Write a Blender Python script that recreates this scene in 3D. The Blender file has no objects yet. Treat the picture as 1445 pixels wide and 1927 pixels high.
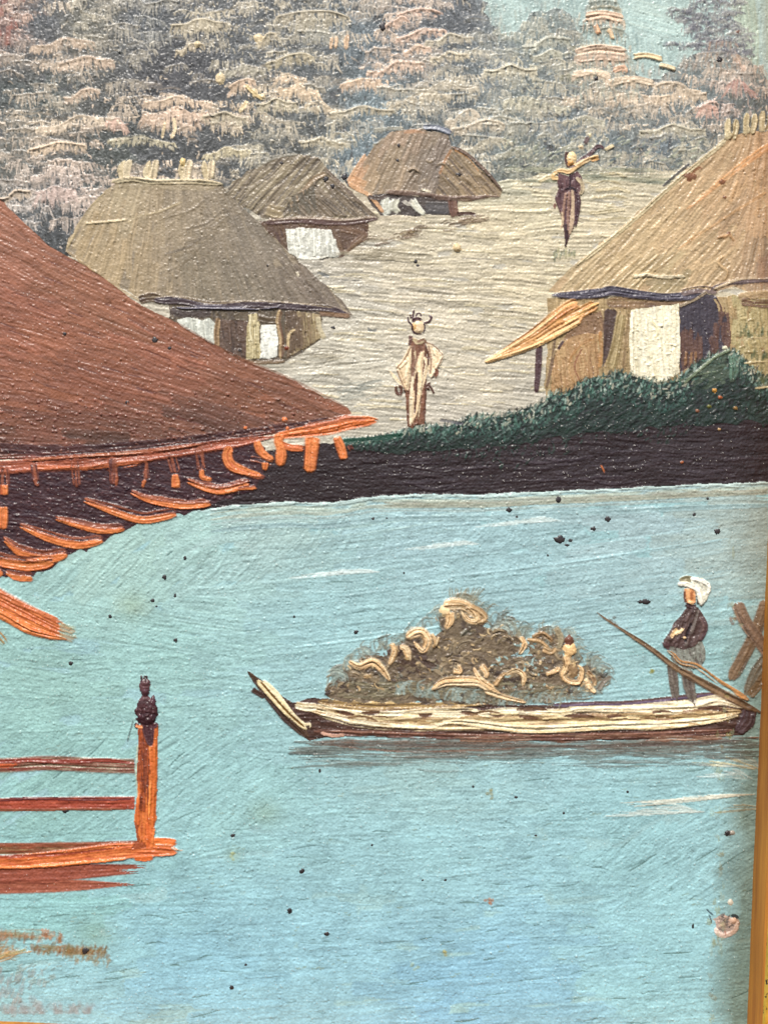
import bpy, math
import numpy as np

# ------------------------------------------------------------------ scale, camera, light
U = 0.0002                      # metres per unit of the painting plan (one unit = 0.2 mm)
CX, CY, Z0 = 722.5, 963.5, 1.35 # plan centre, and its height above the ground
DIST = 2400 * U
scene = bpy.context.scene
col_ = scene.collection

cam_d = bpy.data.cameras.new('camera')
cam = bpy.data.objects.new('camera', cam_d)
col_.objects.link(cam)
cam.location = (0, -DIST, Z0)
cam.rotation_euler = (math.radians(90), 0, 0)
cam_d.sensor_fit = 'VERTICAL'
cam_d.angle = 2 * math.atan(CY * U / DIST)
cam_d.clip_start = 0.01
cam_d.clip_end = 100
scene.camera = cam

SUN_EL, SUN_AZ = 48.0, -14.0    # height of the sun, and how far it stands to the right of the viewer's back
w = bpy.data.worlds.new('World')
scene.world = w
w.use_nodes = True
nt = w.node_tree
sky = nt.nodes.new('ShaderNodeTexSky')
sky.sky_type = 'NISHITA'
sky.sun_disc = False
sky.sun_elevation = math.radians(SUN_EL)
sky.sun_rotation = math.radians(180 - SUN_AZ)
bg = nt.nodes['Background']
bg.inputs['Strength'].default_value = 0.11
nt.links.new(sky.outputs['Color'], bg.inputs['Color'])

sd = bpy.data.lights.new('sun', 'SUN')
sd.energy = 4.2
sd.angle = math.radians(5)
sd.color = (1.0, 0.95, 0.87)
sun = bpy.data.objects.new('sun', sd)
col_.objects.link(sun)
# light travels from the sun (in front, above, a little left) to the painting
el, az = math.radians(SUN_EL), math.radians(SUN_AZ)
to_sun = (math.sin(az) * math.cos(el), -math.cos(az) * math.cos(el), math.sin(el))
import mathutils
sun.rotation_euler = mathutils.Vector(to_sun).to_track_quat('Z', 'Y').to_euler()
sun.location = tuple(3 * c for c in to_sun)

vs = scene.view_settings
vs.view_transform = 'Standard'
vs.look = 'None'
vs.exposure = 0.4
vs.gamma = 1.0
vs.use_curve_mapping = False

# ------------------------------------------------------------------ the canvas: pigment, thickness and which motif
R = np.random.default_rng(11)
S = 0.8                                      # cells per plan unit
X0, Y0, X1, Y1 = -200, -160, 1500, 2030
W, H = int((X1 - X0) * S), int((Y1 - Y0) * S)
C = np.zeros((H, W, 3), np.float32)
Zh = np.zeros((H, W), np.float32)
ID = np.zeros((H, W), np.int16)
GX = X0 + (np.arange(W) + .5) / S
GY = Y0 + (np.arange(H) + .5) / S
K = 0.80                                     # pigment reflectance for a given look

def hx(s):
    if not isinstance(s, str):
        return np.asarray(s, np.float32)
    s = s.lstrip('#')
    c = np.array([int(s[i:i + 2], 16) / 255 for i in (0, 2, 4)], np.float64)
    lin = np.where(c <= .04045, c / 12.92, ((c + .055) / 1.055) ** 2.4)
    return (lin * K).astype(np.float32)

PARTS = []            # (name, parent index or None, label)
def part(name, parent=None, label=None):
    PARTS.append((name, parent, label))
    return len(PARTS) - 1

def vnoise(cell, seed, cy=None):
    r = np.random.default_rng(seed)
    cy = cy or cell
    nx, ny = int(W / S / cell) + 3, int(H / S / cy) + 3
    g = r.standard_normal((ny, nx)).astype(np.float32)
    fx = np.arange(W) / S / cell; fy = np.arange(H) / S / cy
    ix = fx.astype(int); iy = fy.astype(int)
    tx = (fx - ix).astype(np.float32); ty = (fy - iy).astype(np.float32)
    tx = tx * tx * (3 - 2 * tx); ty = (ty * ty * (3 - 2 * ty))[:, None]
    a = g[iy][:, ix] * (1 - tx) + g[iy][:, ix + 1] * tx
    b = g[iy + 1][:, ix] * (1 - tx) + g[iy + 1][:, ix + 1] * tx
    return a * (1 - ty) + b * ty

def field(pts, p=3.0):
    xy = np.array([q[:2] for q in pts], np.float64)
    cs = np.array([hx(q[2]) for q in pts])
    def f(x, y):
        d = ((xy[:, 0] - x) ** 2 + (xy[:, 1] - y) ** 2 + 60) ** (-p / 2)
        return (cs * (d / d.sum())[:, None]).sum(0).astype(np.float32)
    return f

def catmull(pts):
    p = np.array(pts, np.float64)
    if len(p) < 3:
        return p
    q = np.vstack([2 * p[0] - p[1], p, 2 * p[-1] - p[-2]])
    out = []
    t = np.linspace(0, 1, 10, endpoint=False)[:, None]
    for i in range(1, len(q) - 2):
        a, b, c, d = q[i - 1:i + 3]
        out.append(.5 * (2 * b + (c - a) * t + (2 * a - 5 * b + 4 * c - d) * t * t + (3 * b - a - 3 * c + d) * t ** 3))
    out.append(q[-2][None])
    return np.vstack(out)

def bil(A, fi, fj):
    n, m = A.shape
    fi = np.clip(fi, 0, n - 1.001); fj = np.clip(fj, 0, m - 1.001)
    i = fi.astype(int); j = fj.astype(int); a = (fi - i)[None, :]; b = (fj - j)[:, None]
    i2 = np.minimum(i + 1, n - 1); j2 = np.minimum(j + 1, m - 1)
    # result [len(fj), len(fi)]
    A = A.T
    return (A[j][:, i] * (1 - a) + A[j][:, i2] * a) * (1 - b) + (A[j2][:, i] * (1 - a) + A[j2][:, i2] * a) * b

def stroke(pts, w, cols, pid=None, a=1., h=1., groove=.3, rag=4., dry=0., tin=.06, tout=.1,
           bs=2.6, jit=.10, clip=None, edge=.3, soft=.2, keep=.45):
    P = catmull(pts)
    d = np.hypot(*np.diff(P, axis=0).T)
    L0 = np.concatenate([[0], np.cumsum(d)])
    L = L0[-1]
    if L < .5:
        return
    ns = max(4, int(L / .75))
    s = np.linspace(0, L, ns)
    x = np.interp(s, L0, P[:, 0]); y = np.interp(s, L0, P[:, 1])
    tx = np.gradient(x); ty = np.gradient(y)
    n = np.hypot(tx, ty) + 1e-9
    nx, ny = -ty / n, tx / n
    t = s / L
    ww = np.interp(t, np.linspace(0, 1, len(w)), w) if np.ndim(w) else np.full(ns, float(w))
    if ww.max() < 30: ww = ww * 1.2 + .4
    wmax = ww.max()
    if tin: ww = ww * np.clip(t / tin, 0.02, 1) ** .5
    if tout: ww = ww * np.clip((1 - t) / tout, 0.02, 1) ** .5
    nu = max(4, int(wmax / .75) + 2)
    u = np.linspace(-1, 1, nu)
    px = x[:, None] + nx[:, None] * u * ww[:, None] / 2
    py = y[:, None] + ny[:, None] * u * ww[:, None] / 2
    ix = np.floor((px - X0) * S).astype(int); iy = np.floor((py - Y0) * S).astype(int)
    nb = max(2, int(wmax / bs) + 1); nk = max(2, int(L / 22) + 2)
    B = R.standard_normal((nb, nk)) * .55 + R.standard_normal((nb, 1)) * .75
    B2 = R.standard_normal((nb, nk)) * .5 + R.standard_normal((nb, 1)) * .8
    fi = (u + 1) / 2 * (nb - 1); fj = t * (nk - 1)
    b = bil(B, fi, fj); b2 = bil(B2, fi, fj)
    al = np.clip((1 - np.abs(u)) / soft, 0, 1)[None, :] * np.ones((ns, 1))
    if rag:
        r0 = np.interp(fi, np.arange(nb), R.random(nb) * rag); r1 = np.interp(fi, np.arange(nb), R.random(nb) * rag)
        al *= np.clip((s[:, None] - r0[None] + 1) / 2, 0, 1) * np.clip((L - s[:, None] - r1[None] + 1) / 2, 0, 1)
    if dry:
        al *= np.clip((b2 + 1.1 - dry * 2.4 * (.45 + .8 * t[:, None])) * 1.8, 0, 1)
    al = al * a
    ok = (ix >= 0) & (iy >= 0) & (ix < W) & (iy < H) & (al > .02)
    if clip is not None:
        okc = ok.copy(); okc[ok] = clip[iy[ok], ix[ok]]; ok = okc
    if not ok.any():
        return
    cs = [hx(c) for c in (cols if isinstance(cols, (list, tuple)) else [cols])]
    if len(cs) == 1:
        cc = cs[0][None, None, :] * np.ones((ns, nu, 1), np.float32)
    else:
        m = np.clip(.5 + .4 * b2, 0, 1) * (len(cs) - 1.001)
        i = m.astype(int); f = (m - i)[..., None]
        A = np.array(cs)
        cc = A[i] * (1 - f) + A[i + 1] * f
    cc = cc * (1 + jit * b)[..., None]
    ridge = np.exp(-((np.abs(u) - .82) / .16) ** 2)[None]
    hh = h * (.6 + groove * b + edge * ridge)
    iy, ix, al, cc, hh = iy[ok], ix[ok], al[ok].astype(np.float32), cc[ok], hh[ok]
    A1 = al[:, None]
    C[iy, ix] = C[iy, ix] * (1 - A1) + cc * A1
    Zh[iy, ix] = Zh[iy, ix] * (1 - (1 - keep) * al) + hh * al
    if pid is not None:
        m = al > .45
        ID[iy[m], ix[m]] = pid

def wobble(poly, amp=1.5, step=12):
    p = np.array(poly, float); out = []
    for i in range(len(p)):
        a, b = p[i], p[(i + 1) % len(p)]
        n = max(1, int(np.hypot(*(b - a)) / step))
        for k in range(n):
            q = a + (b - a) * k / n
            out.append(q + R.standard_normal(2) * amp * (0.4 if k == 0 else 1))
    return np.array(out)

def pmask(poly, amp=1.5):
    p = wobble(poly, amp)
    m = np.zeros((H, W), bool)
    x0 = max(0, int((p[:, 0].min() - X0) * S) - 1); x1 = min(W, int((p[:, 0].max() - X0) * S) + 2)
    y0 = max(0, int((p[:, 1].min() - Y0) * S) - 1); y1 = min(H, int((p[:, 1].max() - Y0) * S) + 2)
    if x1 <= x0 or y1 <= y0: return m
    gx = GX[x0:x1]; gy = GY[y0:y1]
    sub = np.zeros((y1 - y0, x1 - x0), bool)
    for i in range(len(p)):
        ax, ay = p[i]; bx, by = p[(i + 1) % len(p)]
        if ay == by: continue
        lo, hi = min(ay, by), max(ay, by)
        r = np.where((gy >= lo) & (gy < hi))[0]
        if len(r) == 0: continue
        xi = ax + (gy[r] - ay) * (bx - ax) / (by - ay)
        sub[r] ^= gx[None, :] < xi[:, None]
    m[y0:y1, x0:x1] = sub
    return m

def fill(poly, cols, pid, ang=0., w=12, L=90, dens=1.5, h=1., amp=1.5, mask=None, base=True, a=1., dry=0.,
         groove=.3, bs=2.6, jit=.07, curve=.06, edge=.12, spread=.05, rag=8, baseh=.5):
    m = pmask(poly, amp) if mask is None else mask
    yy, xx = np.nonzero(m)
    if len(yy) == 0: return m
    cf = cols if callable(cols) else (lambda x, y: cols)
    if base:
        c0 = cf(GX[xx].mean(), GY[yy].mean())
        c0 = [hx(c) for c in c0]
        C[m] = np.mean(c0, 0); Zh[m] = Zh[m] * .3 + h * baseh
        if pid is not None: ID[m] = pid
    area = len(yy) / S / S
    n = int(dens * area / (w * L)) + 1
    k = R.integers(0, len(yy), n)
    for q in k:
        x, y = GX[xx[q]], GY[yy[q]]
        an = (ang(x, y) if callable(ang) else ang) + R.normal() * spread
        l = L * R.uniform(.6, 1.25)
        dx, dy = math.cos(an) * l / 2, math.sin(an) * l / 2
        cv = R.normal() * curve * l
        stroke([(x - dx, y - dy), (x - dy / l * cv, y + dx / l * cv), (x + dx, y + dy)], w * R.uniform(.7, 1.3),
               cf(x, y), pid, a=a, h=h * R.uniform(.7, 1.2), groove=groove, bs=bs, jit=jit, clip=m, edge=edge, rag=rag, dry=dry, tin=.05, tout=.08)
    return m

def dab(x, y, rx, ry, col, pid, h=2., a=1., amp=.12, clip=None):
    n = 18
    th = np.linspace(0, 2 * np.pi, n, endpoint=False)
    r = 1 + R.standard_normal(n) * amp
    p = np.c_[x + rx * np.cos(th) * r, y + ry * np.sin(th) * r]
    m = pmask(p, 0)
    if clip is not None: m &= clip
    iy, ix = np.nonzero(m)
    if len(iy) == 0: return
    d = np.clip(1 - ((GX[ix] - x) / rx) ** 2 - ((GY[iy] - y) / ry) ** 2, 0, 1) ** .5
    c = hx(col)
    C[iy, ix] = C[iy, ix] * (1 - a) + c * a
    Zh[iy, ix] = Zh[iy, ix] * .5 + h * d
    if pid is not None: ID[iy, ix] = pid

def toward(f, target, k):
    t = hx(target)
    return lambda x, y: f(x, y) * (1 - k) + t * k

def lerp(pts, t):
    p = catmull(pts); i = t * (len(p) - 1); k = min(int(i), len(p) - 2)
    return p[k] * (1 - (i - k)) + p[k + 1] * (i - k)

def fringe(pts, depth, cols, pid, dens=1., a=.9, h=1.6, fan=.35, w=3., line=True, lean=0., lw=4):
    """a drooping row of bristle marks under a raised top edge"""
    P = catmull(pts); L = np.hypot(*np.diff(P, axis=0).T).sum()
    n = max(3, int(L / 3.2 * dens))
    cs = cols if isinstance(cols, (list, tuple)) else [cols]
    for t in np.sort(R.random(n)):
        x, y = lerp(pts, t)
        an = math.pi / 2 - (t - .5) * 2 * fan + lean + R.normal() * .16
        l = depth * R.uniform(.45, 1.15) * (1 - .35 * abs(2 * t - 1))
        c = hx(cs[R.integers(len(cs))]) * R.uniform(.8, 1.12)
        stroke([(x, y - 1), (x + math.cos(an) * l * .5 + R.normal(), y + math.sin(an) * l * .5), (x + math.cos(an) * l, y + math.sin(an) * l)],
               w * R.uniform(.7, 1.4), [c], pid, a=a * R.uniform(.55, 1), h=h * R.uniform(.4, 1.0), rag=1, tin=.1, tout=.6, soft=.4, edge=.1)
    if line:
        stroke(pts, lw, [hx(cs[0]) * 1.04, hx(cs[-1]) * .96], pid, a=a * .85, h=h * 1.3, rag=3, dry=.25, soft=.4, edge=.1)

# ================================================================== 1 sky and ground of the picture
p_sky = part('painted_sky', None, 'pale blue-green strip of painted sky showing between the treetops')
fill([(X0, Y0), (X1, Y0), (X1, 460), (X0, 460)], lambda x, y: ['#a8bdb8', '#b6c8c1', '#a3b8b4'], p_sky, ang=1.45, w=16, L=60, dens=1.6, h=.6, amp=0)
stroke([(1180, 20), (1270, 40), (1330, 20)], 60, ['#b2c8c2', '#bfd0c7'], p_sky, h=.6, rag=20)
stroke([(1395, -20), (1405, 80), (1400, 170)], 50, ['#a9b8a8', '#b4bdaa'], p_sky, h=.5, rag=12)
stroke([(1450, -160), (1452, 40), (1450, 130)], 50, ['#9a9b86', '#a6a892'], p_sky, h=.5, rag=30, a=.55, soft=.7)

p_ground = part('painted_ground', None, 'beige ground between the huts brushed in long horizontal ridges')
gf = field([(700, 380, '#b8a88c'), (950, 420, '#cdbd98'), (780, 560, '#c0b49c'), (700, 650, '#bdb5a0'), (900, 700, '#bfb49c'),
            (650, 720, '#b3ae9d'), (1000, 370, '#cfc29c'), (1150, 420, '#cbbb97'), (600, 520, '#a39c8e'), (850, 780, '#b4ac9c'),
            (760, 470, '#b7aa8c'), (1000, 540, '#c6b794'), (950, 340, '#a9a78c'), (1120, 340, '#b4ab8e'), (1000, 740, '#a39c8c'), (650, 590, '#aea898')])
gf = toward(gf, '#d2cabb', .3)
def gcols(x, y):
    c = gf(x, y)
    return [c * .82, c * .98, c * 1.1, c * 1.18]
fill([(X0, 300), (X1, 300), (X1, 870), (X0, 870)], gcols, p_ground, ang=lambda x, y: .02 + .07 * (y > 520) - .1 * (x < 640) * (y > 560),
     w=15, L=110, dens=3.2, h=1.05, amp=0, groove=.5, bs=2.6, jit=.11, spread=.07, curve=.03)
for _ in range(70):
    x, y = R.uniform(560, 1150), R.uniform(400, 790)
    l = R.uniform(20, 70)
    stroke([(x, y), (x + l / 2, y + R.normal() * 2 + 1), (x + l, y + l * .05)], R.uniform(1.5, 3), [hx('#7e776c'), hx('#8d8678')], p_ground, h=.1, dry=.25, a=.7, keep=.3)
for _ in range(120):
    x, y = R.uniform(560, 1150), R.uniform(380, 790)
    l = R.uniform(30, 110)
    stroke([(x, y), (x + l / 2, y + R.normal() * 2 + 1), (x + l, y + l * .05)], R.uniform(2, 4), [hx('#d8caa6'), hx('#c9bd9f')], p_ground, h=2.2, dry=.25, a=.8)
for k in range(9):   # wavy dabs of thicker beige left of the right-hand hut
    x0, y0 = R.uniform(1095, 1150), 330 + k * 14
    stroke([(x0, y0), (x0 + 20, y0 + R.normal() * 4), (x0 + 45, y0 - 3), (x0 + 70, y0 + R.normal() * 5)], 5, ['#cfc09c', '#bcae8c'], p_ground, h=2.4, dry=.2)

# ================================================================== 2 the wooded hill
p_grove = part('painted_grove', None, 'grey-green wooded hillside stippled with cream and pink blossom strokes')
dark = field([(0, 40, '#8a6058'), (40, 130, '#6a6560'), (30, 170, '#56605e'), (80, 40, '#6a6c72'), (80, 180, '#5b6662'), (160, 40, '#8f8a7a'),
  (280, 30, '#666a70'), (350, 130, '#4a464e'), (300, 160, '#4c4850'), (400, 150, '#55545a'), (450, 50, '#74777a'), (560, 60, '#7b7b78'),
  (600, 110, '#6a6f72'), (660, 70, '#84929a'), (700, 190, '#8c9ea4'), (780, 60, '#787c82'), (860, 40, '#777b82'), (930, 120, '#8a9294'),
  (680, 290, '#8c9fa6'), (600, 200, '#686c6c'), (500, 250, '#70706a'), (560, 280, '#62625c'), (300, 280, '#3f3f44'), (380, 290, '#48484a'),
  (230, 290, '#50564f'), (250, 250, '#454a48'), (100, 250, '#8a7f70'), (40, 300, '#7c7a70'), (100, 350, '#7f7874'), (60, 420, '#66686a'),
  (110, 440, '#3a3c42'), (90, 470, '#34363c'), (180, 300, '#575b55'), (860, 220, '#768083'), (900, 280, '#727c7c'), (980, 200, '#858d88'),
  (1000, 60, '#98a5a0'), (1050, 240, '#74828a'), (1120, 260, '#778488'), (1250, 270, '#727f88'), (1300, 170, '#808c8c'), (1400, 120, '#7c827c'),
  (1400, 220, '#5e6264'), (1330, 60, '#8f9a98'), (1200, 210, '#8e918a'), (1150, 170, '#98958a'), (1370, 260, '#6b706c'), (1280, 300, '#88897c'),
  (980, 310, '#84887a'), (1060, 320, '#8c8d7c'), (-100, 60, '#8a6058'), (-100, 300, '#7c7a70')])
light = field([(160, 40, '#b5ab93'), (100, 110, '#cbb096'), (120, 180, '#b9ab93'), (180, 220, '#d6b79c'), (330, 220, '#e2bf9f'),
  (450, 190, '#e3c49f'), (300, 190, '#dcbfa0'), (100, 230, '#d9c0a0'), (120, 270, '#cdae95'), (130, 340, '#cfb3a6'), (80, 340, '#c8b0a0'),
  (60, 380, '#b7aaa4'), (370, 60, '#b9ab8d'), (450, 100, '#b3a98f'), (520, 60, '#bdb195'), (560, 110, '#b5ab90'), (600, 60, '#a9a491'),
  (540, 150, '#dbc09c'), (600, 200, '#b8ae95'), (480, 260, '#b5ab90'), (620, 260, '#b0a78d'), (700, 130, '#d2b39a'), (790, 30, '#d6b8a2'),
  (750, 110, '#d6b49a'), (860, 90, '#b8b09c'), (860, 160, '#c2b69c'), (740, 190, '#b5ae98'), (900, 230, '#b9b09a'), (850, 250, '#b8ae98'),
  (960, 50, '#b9bca8'), (1000, 140, '#c4bd9f'), (1060, 200, '#c9b99c'), (1150, 200, '#d6bea0'), (1250, 200, '#d4bba2'), (1330, 110, '#c4ae98'),
  (1370, 190, '#c6a294'), (1400, 260, '#b6ac90'), (1280, 270, '#b9b296'), (1100, 280, '#a9a78f'), (1000, 290, '#9fa08b'), (30, 60, '#b58474'),
  (30, 200, '#a8957e'), (40, 110, '#8c7b6c'), (250, 120, '#a39a86'), (350, 110, '#a59b85'), (960, 240, '#b2ad96'), (280, 40, '#8c8f8c'), (-100, 60, '#b58474'), (-100, 300, '#a8957e')])
dark = toward(dark, '#8f918e', .32)
light = toward(light, '#e6ddcc', .34)
hill = [(X0, Y0), (905, Y0), (912, -20), (918, 30), (940, 66), (975, 60), (1000, 24), (1040, 14), (1075, 30), (1098, 90), (1120, 118), (1180, 132), (1240, 150), (1290, 112), (1330, 84), (1400, 96), (1440, 150),
        (X1, 190), (X1, 300), (1340, 300), (1250, 320), (1150, 318), (1060, 322), (1000, 335), (930, 345), (650, 345), (430, 420), (130, 480), (120, 520), (X0, 520)]
hm = fill(hill, lambda x, y: [dark(x, y) * k_ for k_ in ((.42, .6, .82) if x < 900 else (.62, .8, .95))], p_grove, ang=lambda x, y: 1.4 + .3 * math.sin(x / 50.), w=11, L=26, dens=3.2, h=1.1, amp=5, spread=.35, rag=6)
# soft fading of the wood into the sky
for _ in range(420):
    x = R.uniform(900, 1460); y = float(np.interp(x, [900, 960, 1000, 1070, 1110, 1240, 1330, 1440], [0, 60, 15, 22, 100, 140, 75, 130])) + R.normal() * 16
    stroke([(x, y), (x + R.normal() * 3, y + R.uniform(12, 30))], R.uniform(3, 7), [light(x, y) * .95, dark(x, y), hx('#a9b9b2')], p_grove, a=R.uniform(.2, .5), h=.8, rag=3, tout=.5, soft=.6)
pockets = [(350, 130, 75, 48), (305, 285, 62, 45), (110, 440, 70, 45), (400, 250, 35, 22), (560, 278, 40, 15), (30, 165, 55, 40),
           (620, 132, 90, 14), (240, 265, 45, 45), (790, 65, 60, 8), (90, 45, 40, 35), (280, 30, 45, 28), (680, 290, 40, 40), (700, 190, 45, 25), (680, 70, 40, 30), (865, 40, 70, 25), (1400, 225, 40, 25)]
def in_pocket(x, y):
    return any(((x - a) / c) ** 2 + ((y - b) / d) ** 2 < 1 for a, b, c, d in pockets)
# fine bristle lines all over
for _ in range(6000):
    x, y = R.uniform(X0, X1), R.uniform(Y0, 520)
    i, j = int((y - Y0) * S), int((x - X0) * S)
    if j >= W or not hm[i, j]: continue
    c = dark(x, y) * R.choice([.4, .6, 1.1, 1.4]) if R.random() < .6 or in_pocket(x, y) else light(x, y) * R.uniform(.6, 1.0)
    l = R.uniform(6, 18); an = 1.45 + R.normal() * .35
    stroke([(x, y), (x + math.cos(an) * l, y + math.sin(an) * l)], R.uniform(1.5, 3.), [c], p_grove, a=.7, h=R.uniform(.3, 1.4), rag=1, tout=.5, soft=.5, clip=hm)
# rows of drooping foliage, back (top) to front (bottom)
rows = []
for _ in range(1600):
    x, y = R.uniform(X0, X1), R.uniform(Y0, 480)
    i, j = int((y - Y0) * S), int((x - X0) * S)
    if j >= W or not hm[i, j]: continue
    if in_pocket(x, y) and R.random() < .86: continue
    rows.append((x, y))
for _ in range(620):   # broad soft dabs of light foliage under the bristle marks
    x, y = R.uniform(X0, X1), R.uniform(Y0, 470)
    i, j = int((y - Y0) * S), int((x - X0) * S)
    if j >= W or not hm[i, j] or (in_pocket(x, y) and R.random() < .9): continue
    l = R.uniform(20, 62); c = light(x, y) * R.uniform(.75, 1.1)
    stroke([(x - l / 2, y + R.uniform(1, 6)), (x, y - R.uniform(0, 4)), (x + l / 2, y + R.uniform(1, 6))], R.uniform(9, 19), [c, c * .85, dark(x, y)], p_grove, a=R.uniform(.25, .6), h=1.6, rag=8, dry=.25, soft=.6, clip=hm)
rows.sort(key=lambda q: q[1])
for x, y in rows:
    far = 1.0 if x < 950 else .8
    l = R.uniform(16, 70) * far; ar = R.uniform(0, 5)
    tilt = R.normal() * 5 + (6 if x > 650 and y < 200 else 0) * -1
    c = light(x, y); cd = dark(x, y)
    k = R.uniform(.45, 1.25) if x < 940 else R.uniform(.5, 1.15)
    cd = cd * .85; cc = c * k + cd * (1 - k)
    pts = [(x - l / 2 + l * q_, y + tilt * (.5 - q_) + ar * 4 * (q_ - .5) ** 2 + R.normal() * 1.6) for q_ in (0, .2, .4, .6, .8, 1)]
    fringe(pts, R.uniform(8, 20) if R.random() < .5 else R.uniform(16, 32), [cc, cc * .86, (cc + cd) / 2], p_grove, dens=R.uniform(1.0, 1.7), a=.8, h=R.uniform(1.4, 2.6), lw=R.uniform(1.5, 3.4), w=2.1, fan=R.uniform(.1, .6), line=R.random() < .75)
# thicker highlights that stand out
HL = [(60, 85, 180, 78, '#c9ad92', 20), (110, 118, 215, 112, '#d4b79c', 22), (120, 182, 190, 172, '#d0b398', 16), (70, 238, 225, 222, '#e6cfb2', 20), (200, 225, 245, 232, '#dbb09a', 22),
      (55, 280, 165, 272, '#dcc0a0', 18), (60, 330, 150, 318, '#d8c2b4', 16), (65, 362, 140, 355, '#cfb2a8', 36), (0, 372, 60, 358, '#ccb59c', 16), (270, 190, 400, 188, '#e2c3a4', 20),
      (270, 212, 395, 208, '#e0bda0', 38), (205, 262, 330, 268, '#c2b896', 14), (320, 45, 430, 42, '#bfb294', 26), (330, 92, 385, 82, '#c8b797', 14), (380, 218, 470, 220, '#bfb294', 20),
      (385, 290, 470, 280, '#c9bb92', 16), (415, 132, 500, 128, '#aaa48f', 18), (430, 165, 480, 150, '#e6c3a2', 20), (520, 30, 660, 32, '#bcb095', 22), (545, 45, 620, 35, '#b0a78e', 26),
      (485, 75, 520, 60, '#c8b896', 20), (500, 118, 590, 105, '#bfb18e', 18), (512, 148, 575, 146, '#ecceaa', 14), (520, 160, 600, 170, '#e2c49e', 34), (575, 195, 640, 205, '#cdb998', 18),
      (480, 195, 560, 192, '#bcb090', 26), (620, 212, 745, 205, '#b9ae92', 14), (560, 265, 650, 268, '#bdb192', 14), (640, 158, 730, 150, '#ddba98', 16), (690, 132, 800, 118, '#dbb79c', 18),
      (760, 95, 810, 85, '#e2bda0', 16), (745, 28, 830, 22, '#e8c0a8', 8), (720, 50, 770, 38, '#e0b89e', 10), (745, 72, 840, 55, '#e2bca4', 12), (800, 75, 890, 68, '#c4b9a0', 16),
      (810, 108, 880, 100, '#cdbfa0', 16), (780, 165, 900, 160, '#bdb29a', 14), (730, 190, 850, 178, '#c4b69a', 18), (840, 225, 900, 212, '#c9b9a0', 20), (850, 240, 950, 232, '#c6b69c', 18),
      (910, 130, 1010, 128, '#c8c0a4', 20), (980, 85, 1075, 72, '#b9bcaa', 18), (945, 190, 1070, 200, '#bcb89e', 20), (1060, 180, 1150, 172, '#cdb89c', 22), (1140, 185, 1240, 178, '#d6bda0', 26),
      (1240, 180, 1320, 170, '#d6bc9c', 26), (1230, 160, 1330, 172, '#d2bca0', 22), (1310, 200, 1350, 195, '#d2ac9a', 26), (1200, 245, 1330, 240, '#bdb69c', 16), (1060, 225, 1140, 228, '#b6b29a', 16),
      (1000, 105, 1075, 95, '#b4b49e', 16), (1370, 95, 1400, 120, '#c4a28c', 22), (700, 270, 740, 262, '#b6ad94', 16), (860, 280, 960, 265, '#b3ab92', 16), (930, 290, 1000, 280, '#a6a690', 14)]
for x0, y0, x1, y1, c, d in HL:
    c = (hx(c) * .75 + hx('#efe2d0') * .25) * 1.08
    m = ((x0 + x1) / 2, (y0 + y1) / 2 - abs(x1 - x0) * .05 - 2)
    fringe([(x0, y0 + 3), ((x0 * 3 + x1) / 4, y0 + R.normal() * 3), m, ((x0 + 3 * x1) / 4, y1 + R.normal() * 3), (x1, y1 + 3)], d, [c, hx(c) * .9, hx(c) * .78], p_grove, dens=1.25, a=.95, h=3.0, lw=5, w=3)
    fringe([(x0 + 4, y0 + 9), (m[0], m[1] + 7), (x1 - 4, y1 + 9)], d * .9, [hx(c) * .85, hx(c) * .7], p_grove, dens=1.0, a=.8, h=2, line=False)
# loose bright flecks and curls
for _ in range(2600):
    x, y = R.uniform(X0, X1), R.uniform(Y0, 470)
    i, j = int((y - Y0) * S), int((x - X0) * S)
    if j >= W or not hm[i, j] or (in_pocket(x, y) and R.random() < .8): continue
    l = R.uniform(4, 13); an = R.choice([0., 1.5]) + R.normal() * .5
    c = light(x, y) * R.uniform(.8, 1.25) if R.random() < .66 else dark(x, y) * .4
    stroke([(x, y), (x + math.cos(an) * l * .5 + R.normal(), y + math.sin(an) * l * .5 + R.normal()), (x + math.cos(an) * l, y + math.sin(an) * l)], R.uniform(1.4, 3), [c], p_grove, a=.75, h=R.uniform(.8, 2.6), rag=1, tout=.5, soft=.4, clip=hm)
for x, y, rx, ry in [(415, 148, 9, 11), (480, 176, 6, 9), (492, 182, 8, 5), (487, 72, 10, 7), (372, 84, 6, 6)]:
    dab(x, y, rx, ry, '#e0cba4', p_grove, 3)
stroke([(462, 160), (478, 176), (495, 188)], 5, ['#d9bf8c', '#e6d0a2'], p_grove, h=4)
stroke([(466, 190), (456, 205), (448, 212)], 6, ['#ead3a8'], p_grove, h=3)
stroke([(328, 222), (330, 245), (322, 262)], 5, ['#ead6b0'], p_grove, h=3)
stroke([(312, 226), (308, 250), (305, 262)], 4, ['#dcc6a0'], p_grove, h=3)
for x in (625, 634, 652, 655):
    stroke([(x, 62 + R.uniform(0, 8)), (x - 3, 95)], 5, ['#d8b898'], p_grove, h=2.5, tout=.5)
for _ in range(170):    # grass-like flicks along the hill's foot
    x, y = R.uniform(940, 1330), R.uniform(262, 325)
    stroke([(x, y), (x + R.uniform(4, 14), y - R.uniform(2, 9))], 2.2, [R.choice(['#6f7d80', '#9ca08c', '#565f62', '#b4b196'])], p_grove, a=.75, h=1.6, rag=1, tout=.5)
for _ in range(26):     # transitional horizontal olive strokes where wood meets ground
    x, y = R.uniform(935, 1230), R.uniform(315, 345)
    stroke([(x, y), (x + 40, y + 1), (x + 90, y + 2)], R.uniform(3, 7), ['#8f917e', '#a8a58a', '#7d8274'], p_ground, a=.7, h=1.4, dry=.3)
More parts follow.
